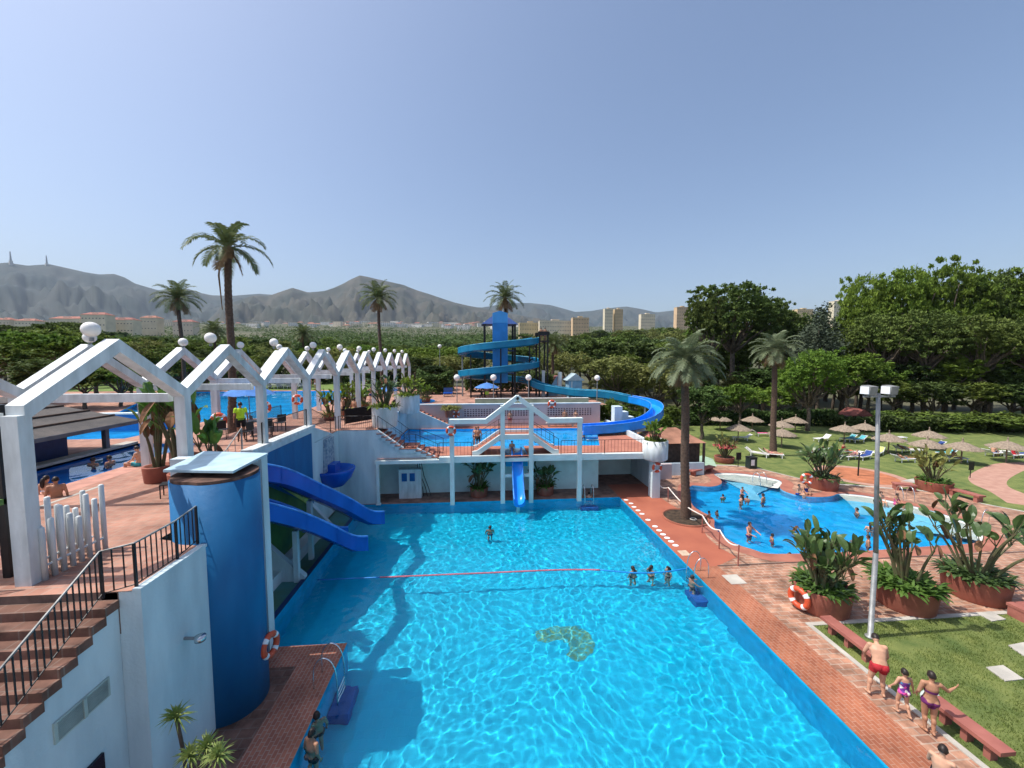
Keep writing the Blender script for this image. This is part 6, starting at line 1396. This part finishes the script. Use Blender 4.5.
# red roofed shrine
q = G(861, 430, 0); t = thing('red_roof_shrine', 'small pale kiosk with a dark red gabled roof at the back of the lawn', 'kiosk', q)
MB().box(q.x - 1.2, q.x + 1.0, q.y, q.y + 1.8, 0, 1.9).build('wall', PINKW, t); MB().prism_axis([(q.x - 1.5, 1.85), (q.x + 1.3, 1.85), (q.x - .1, 2.8)], q.y - .4, q.y + 2.1, 'y').build('roof', mat('dark red tile roof', (.20, .06, .045), .85, .2, 2), t)
MB().box(q.x - 2.2, q.x - 1.4, q.y - .4, q.y + .4, 0, 1.1).build('white_counter', WHITE, t)
# loungers on the lawn: px, py, angle, towel, person
LN = [(757, 456, 40, 4, None, 'white lounger with a pale towel left of the slim palm'), (771, 457, 60, None, 'lief', 'white lounger at the foot of the slim palm with a sunbather'), (818, 455, 100, 4, 'lie', 'white lounger left of the grey backed chair, beside the leafy tub'), (829, 456, 90, None, None, 'lounger with a grey backrest right of the leafy tub'),
      (848, 441, 100, 0, None, 'lounger with a turquoise towel, left one of the pair behind the clay circle'), (858, 442, 100, 0, None, 'lounger with a turquoise towel, right one of the pair behind the clay circle'), (822, 441, 100, None, None, 'white lounger at the left end of the row behind the clay circle'), (843, 454, 80, 1, 'sitf', 'lounger with an orange towel and a seated woman'), (852, 459, 100, None, 'lief', 'white lounger with a sunbather beside the orange towel'),
      (864, 459, 110, 2, None, 'lounger with a navy towel left of the lamp pole'), (878, 455, 120, 3, None, 'lounger with a yellow green towel just right of the lamp pole'), (897, 440, 90, None, None, 'white lounger behind the parasol with a dark pole'), (903, 452, 90, None, 'lie', 'white lounger with a sunbather right of the dark pole parasol'), (913, 453, 80, 4, None, 'white lounger with a pale towel right of the sunbather'), (903, 462, 90, None, 'lie', 'front white lounger with a sunbather left of the sparse planter'),
      (946, 456, 90, 0, None, 'lounger with a turquoise towel left of the lone parasol'), (953, 461, 70, 4, 'sit', 'white lounger under the lone parasol with a seated person'), (993, 456, 95, None, 'sit', 'white lounger left of the last parasol with a seated person'), (1001, 455, 90, 4, None, 'white lounger under the last parasol'), (1013, 458, 95, None, 'sitf', 'white lounger with a seated woman in red right of the last parasol'), (1021, 457, 90, 2, None, 'lounger with a navy towel at the right edge'),
      (761, 436, 80, 5, None, 'lounger with a pink towel near the back parasols'), (742, 440, 80, None, None, 'white lounger under the parasol above the flowering planter'), (785, 437, 80, None, None, 'white lounger behind the slim palm'), (879, 441, 85, 4, None, 'white lounger in the shade right of the red roofed kiosk'), (934, 448, 85, 2, None, 'lounger with a navy towel under the back parasol right of centre')]
for px, py, an, tw_, pe, lb in LN:
    q = G(px, py, 0); rz = R(an + 180 if px % 2 else an); LG.put(q, rz, lb, 'white sun loungers on the lawn', 1.0)
    rest = lb.split(' towel', 1)[1] if ' towel' in lb else (' ' + lb.split('lounger ', 1)[1])
    if tw_ is not None: towel(q, rz, TOWELS[tw_], TOWELS[tw_].name.replace('towel ', '') + ' towel on the lounger' + rest.replace(' and a seated woman', ''))
    if pe:
        lb = lb.replace(' between the planter and the path', '').replace('grey backed chair, beside the leafy tub','leafy tub'); nm = 'sunbather lying' if 'lie' in pe else 'person sitting'
        pr[pe].put((q.x, q.y, .30 if 'lie' in pe else .27), rz, nm + ' on the ' + ' '.join([w_ for w_ in lb.replace('white ', '').replace(' and a seated woman', '').replace(' with a sunbather', '').replace(' with a seated person', '').replace(' with a seated woman', '').split()]), None, 1.0)
# white loungers beyond the big terrace pool
lbs = 'white sun lounger in the long row on the grass beyond the big terrace pool'
for k in range(22):
    px = 268 + k * 3.2 if k < 12 else 205 + (k - 12) * 5; Y = 60 + (k % 3) * 1.6; q = Q(px, 380, Y); LG.put((q.x, Y, 4.95), R(random.uniform(-15, 15)), lbs, 'white loungers beyond the big terrace pool')
LG.done(); TH.done()
# person in the park
q = G(666, 424, 0); pr['walk'].put((q.x, q.y, 0), R(80), 'person in dark clothes walking on the park path behind the long slide', None, 1, {'shorts': CL['black'], 'body': CL['black']})
for k in pr: pr[k].done()
# parasols
def parasol(q, rad, h_, m, label, z0):
    t = thing('cloth_parasol', label, 'parasol', (q[0], q[1], z0)); x, y = q[0], q[1]; MB().tube([(x, y, z0), (x, y, z0 + h_)], .025, 8).build('pole', STEEL, t)
    mb = MB(); n = 16; vs = [Vector((x, y, z0 + h_))]
    for i in range(n): a = 2 * math.pi * i / n; vs.append(Vector((x + rad * .55 * math.cos(a), y + rad * .55 * math.sin(a), z0 + h_ - rad * .16)))
    for i in range(n): a = 2 * math.pi * i / n; e = .0 if i % 2 else -.05; vs.append(Vector((x + rad * math.cos(a), y + rad * math.sin(a), z0 + h_ - rad * .38 + e)))
    fs = [(0, 1 + i, 1 + (i + 1) % n) for i in range(n)] + [(1 + i, 1 + n + i, 1 + n + (i + 1) % n, 1 + (i + 1) % n) for i in range(n)]; mb.add(vs, fs).build('canopy', m, t); MB().ball((x, y, z0 + h_ + .03), .04, 8, 6).build('finial', PVC, t)
q = Q(249, 400, 21.5); parasol((q.x, 21.5), 1.25, 2.35, mat('sky blue parasol cloth', (.10, .28, .70), .8, .1, 2, sub=.3), 'sky blue parasol beside the lifeguard on the raised platform', 5.8 if q.x > -13.3 else 4.9)
q = Q(487, 400, 42); parasol((q.x, 42), 1.35, Q(487, 382.5, 42).z - 4.9, MATS['sky blue parasol cloth'], 'blue parasol at the foot of the slide tower', 4.9)
q = Q(388, 400, 37); parasol((q.x, 37), 1.0, 2.0, MATS['sky blue parasol cloth'], 'small bright blue parasol between the two white round planters', 4.9)
# tables and chairs on platform
def chair(label='x', m=BLACK):
    t = thing('terrace_chair', label, 'chair')
    MB().box(-.22, .22, -.22, .22, .43, .46).build('seat', m, t); MB().box(-.22, .22, -.24, -.21, .5, .88).build('backrest', m, t)
    for x in (-.2, .2):
        for y in (-.2, .2): MB().box(x - .015, x + .015, y - .015, y + .015, 0, .43).build('leg', m, t)
    return t
CH = Proto(chair()); random.seed(4)
for k, (x, y, lb) in enumerate([(-10.6, 18.4, 'black terrace chair on the raised platform nearest the steps'), (-10.2, 19.4, 'black terrace chair on the raised platform behind the blue wall panel'), (-11.6, 20.2, 'black terrace chair beside the table on the raised platform'), (-10.3, 20.8, 'black terrace chair at the far end of the raised platform'), (-12.0, 19.0, 'black terrace chair under the sky blue parasol')]): CH.put((x, y, 5.8), random.uniform(0, 6), lb, 'black chairs on the raised platform')
for px, Y, lb in ((480, 42.5, 'black chair left of the blue parasol at the tower foot'), (495, 43, 'black chair right of the blue parasol at the tower foot')): q = Q(px, 400, Y); CH.put((q.x, Y, 4.9), 1.0, lb, 'black chairs on the raised platform' if False else 'black chairs at the tower foot')
q = G(170, 496, 4.9); CH.put((q.x, q.y, 4.9), 2.0, 'dark metal stand on the terrace just left of the blue tower', None, 1.0)
t = thing('terrace_table', 'round dark table among black chairs on the raised platform', 'table', (-11.0, 19.6, 5.8)); MB().lathe([(.45, .70), (.45, .74)], 24, (-11, 19.6, 5.8)).build('tabletop', BLACK, t); MB().tube([(-11, 19.6, 5.8), (-11, 19.6, 6.5)], .035, 8).build('pedestal', BLACK, t)
# blue tub chairs left of tower
for px, lb in ((466 - 18, 'blue beach chair in front of the clipped dark hedge'), ):
    q = Q(px, 398, 47); t = thing('blue_beach_chair', lb, 'chair', (q.x, 47, 4.9)); MB().obox((q.x, 47, 5.3), .55, .5, .06).build('seat', SLIDE, t); MB().obox((q.x, 47.5, 5.6), .55, .06, .3, rx=-.3).build('backrest', DARKB, t)
    for x in (-.5, .5): MB().box(q.x + x - .04, q.x + x + .04, 46.6, 47.4, 4.9, 5.3).build('leg', PVC, t)
# bins, signs and shower on the lawn
for px, py, lb in ((751, 466, 'dark green litter bin with a white notice near the round pool'),):
    q = G(px, 468, 0); t = thing('litter_bin', lb, 'bin', q); MB().box(q.x - .32, q.x + .32, q.y - .3, q.y + .3, 0, .95).build('body', mat('dark green bin', (.015, .03, .028), .5), t); MB().box(q.x - .22, q.x + .08, q.y - .32, q.y - .30, .3, .8).build('notice', PVC, t); MB().box(q.x - .35, q.x + .35, q.y - .33, q.y + .33, .95, 1.0).build('lid', BLACK, t)
def signpost(px, py, lb, h_=1.0, w_=.45):
    q = G(px, py, 0); t = thing('lawn_sign', lb, 'sign', q); MB().box(q.x - .02, q.x + .02, q.y - .02, q.y + .02, 0, h_).build('post', BLACK, t); MB().box(q.x - w_ / 2, q.x + w_ / 2, q.y - .05, q.y - .02, h_ - .35, h_ + .3).build('board', BLACK, t)
signpost(738, 467, 'dark square sign on a post left of the litter bin'); signpost(970, 478, 'small dark sign on the grass beside the winding path')
q = G(858, 476, 0); t = thing('shower_post', 'slim dark shower post in the middle of the round clay bed', 'shower', q); MB().tube([q, q + Vector((0, 0, 1.9))], .05, 8).build('pole', BLACK, t); MB().tube([q + Vector((0, 0, 1.85)), q + Vector((.35, 0, 1.95))], .025, 6).build('arm', BLACK, t); MB().lathe([(.1, 0), (.12, .05), (.02, .09)], 12, q + Vector((.38, 0, 1.86))).build('shower_head', CHROME, t)
for px, lb in ((865.5, 'life ring on the first rear pergola post near the lifeguard'),): pass
for (x, y, z, lb) in ((-13.7, 21.7, 6.3, 'orange life ring on a pergola post left of the lifeguard'), (-13.7, 26.1, 6.4, 'orange life ring on the rear pergola post by the big pool, nearer'), (-13.7, 30.6, 6.4, 'orange life ring on the rear pergola post by the big pool, farther')):
    lifebuoy((x, y - .2, z), (.2, -1, 0), .4, lb)
# small table on deck, bags by the man
q = G(886, 696, 0); t = thing('clear_bag', 'pale translucent beach bag on the grass behind the man in red trunks', 'bag', (12.5, 9.3, 0)); MB().ball((12.45, 9.25, .16), .2, 14, 10, (1.3, .8, .8)).build('body', mat('pale bag', (.5, .58, .55), .4), t, True); MB().torus((12.45, 9.25, .34), .1, .012, 16, 6, Matrix.Rotation(R(90), 3, 'X')).build('handle', PVC, t)
q = G(661, 516, 0); t = thing('floor_cleaner_hose', 'coiled pale hose on the deck at the foot of the leaning palm', 'hose', q)
MB().torus(G(693, 519, .03), .18, .035, 24, 6).build('coil', CONC, t); MB().torus(G(693, 519, .09), .15, .035, 24, 6).build('coil', CONC, t)
# ================================================================ TOWN
random.seed(60)
TW = [mat('cream wall', (.66, .58, .44), .9, .06, .1, rnd=.12), mat('white wall', (.72, .70, .66), .9, .05, .1, rnd=.1), mat('ochre wall', (.58, .44, .26), .9, .06, .1, rnd=.12)]
WIN = mat('dark window', (.06, .07, .09), .3)
def house(wx, wy, h_, m, roof='hip', floors=2, nm='distant_house', label='x', cat='house'):
    t = thing(nm, label, cat); MB().box(-wx / 2, wx / 2, -wy / 2, wy / 2, -6, h_).build('wall', m, t)
    if roof == 'hip':
        e = .6; MB().add([(-wx / 2 - e, -wy / 2 - e, h_), (wx / 2 + e, -wy / 2 - e, h_), (wx / 2 + e, wy / 2 + e, h_), (-wx / 2 - e, wy / 2 + e, h_), (-wx / 2 + wy * .4, 0, h_ + wy * .25), (wx / 2 - wy * .4, 0, h_ + wy * .25)], [(0, 1, 5, 4), (1, 2, 5), (2, 3, 4, 5), (3, 0, 4)]).build('roof', ROOFR, t)
    else: MB().box(-wx / 2 - .2, wx / 2 + .2, -wy / 2 - .2, wy / 2 + .2, h_, h_ + .5).build('roof', TW[0], t)
    wm = None; n = max(2, int(wx / 4.5))
    for f in range(floors):
        for k in range(n):
            x = -wx / 2 + (k + .5) * wx / n; z = (f + .35) * h_ / floors
            if wm is None: wm = MB().box(-.8, .8, -.06, .02, 0, 1.4).build('window', WIN, t); wm.location = (x, -wy / 2, z)
            else: c = wm.copy(); COL.objects.link(c); c.parent = t; c.location = (x, -wy / 2, z)
    return t
HP = [Proto(house(15, 11, 7, TW[1])), Proto(house(20, 12, 9, TW[1], floors=3)), Proto(house(26, 13, 12, TW[0], 'flat', 4)), Proto(house(18, 12, 8, TW[0])), Proto(house(34, 14, 10, TW[1], 'flat', 3))]
for i in range(296):
    px = random.gauss(430, 66) if i < 230 else random.uniform(-30, 260); 
    if not (-40 < px < 620): continue
    Y = random.uniform(1500, 3500); q = Q(px, 330, Y)
    random.choice(HP).put((q.x, Y, ground(q.x, Y)), random.uniform(-.5, .5), 'pale distant house in the town at the foot of the mountains', 'pale houses of the distant town', 1.1 + Y / 3800)
for p in HP: p.done()
def block(px, ytop, wpx, Y, m, label, floors, roof='flat', dep=14, nm='apartment_block', cat='apartment building'):
    a = Q(px - wpx / 2, ytop, Y); b_ = Q(px + wpx / 2, ytop, Y); g = ground(a.x, Y); h_ = max(6, a.z - g); t = house(b_.x - a.x, dep, h_, m, roof, floors, nm, label, cat); t.location = ((a.x + b_.x) / 2, Y, g)
    k = MB().box(-(b_.x - a.x) * .12, (b_.x - a.x) * .12, -dep * .3, dep * .3, h_, h_ + 3.0).build('rooftop_block', m, t); return t
for px, yt, wp, Y, m, lb, fl_ in [(608, 309, 8, 900, TW[0], 'cream tower block above the trees, left half of the close pair', 9), (618, 309.5, 8, 905, TW[2], 'ochre tower block above the trees, right half of the close pair', 9), (647, 314.5, 14, 900, TW[0], 'wide cream tower block between the close pair and the ochre one', 7), (682, 307.5, 13, 820, TW[2], 'ochre tower block just left of the umbrella pine', 9), (803, 309.5, 16, 820, TW[2], 'ochre apartment block peeking between the umbrella pine and the tree wall', 7), (838, 301.5, 13, 780, TW[0], 'cream tower block at the shoulder of the tree wall', 9),
                       (580, 318, 16, 700, TW[2], 'long ochre apartment block behind the slide tower, tall right end', 6), (555, 321, 32, 720, TW[0], 'long cream apartment block behind the slide tower', 5), (530, 323, 22, 740, TW[2], 'low ochre building right behind the tower palm', 4)]:
    block(px, yt, wp, Y, m, lb, fl_)
for px, yt, wp, Y, lb, fl_ in [(98, 315, 24, 620, 'villa with a raised tiled roof, highest of the red roofed houses at the left', 3), (70, 319, 30, 640, 'long low red roofed house left of the highest villa', 2), (124, 320, 26, 650, 'long red roofed house right of the highest villa', 2), (152, 318, 16, 700, 'pale house with a hipped roof behind the dark full palm', 2), (186, 322, 20, 700, 'low red roofed house right of the dark full palm', 2), (30, 321, 20, 700, 'pale red roofed house near the left edge', 2), (8, 320, 14, 720, 'pale house at the left edge below the radio masts', 2)]:
    block(px, yt, wp, Y, TW[0], lb, fl_ + 1, 'hip', 16, 'red_roof_house', 'house')
# ================================================================ HAZE
hb = MB().box(-14000, 14000, -60, 13000, -8, 1750).build('haze', bpy.data.materials.new('haze air')); hb['kind'] = 'stuff'
hm = hb.data.materials[0]; hm.use_nodes = True; n = hm.node_tree; n.nodes.clear()
pv = n.nodes.new('ShaderNodeVolumePrincipled'); pv.inputs['Density'].default_value = 3.6e-5; pv.inputs['Color'].default_value = (.70, .84, 1.0, 1); pv.inputs['Anisotropy'].default_value = 0.0
oo = n.nodes.new('ShaderNodeOutputMaterial'); n.links.new(pv.outputs[0], oo.inputs['Volume'])
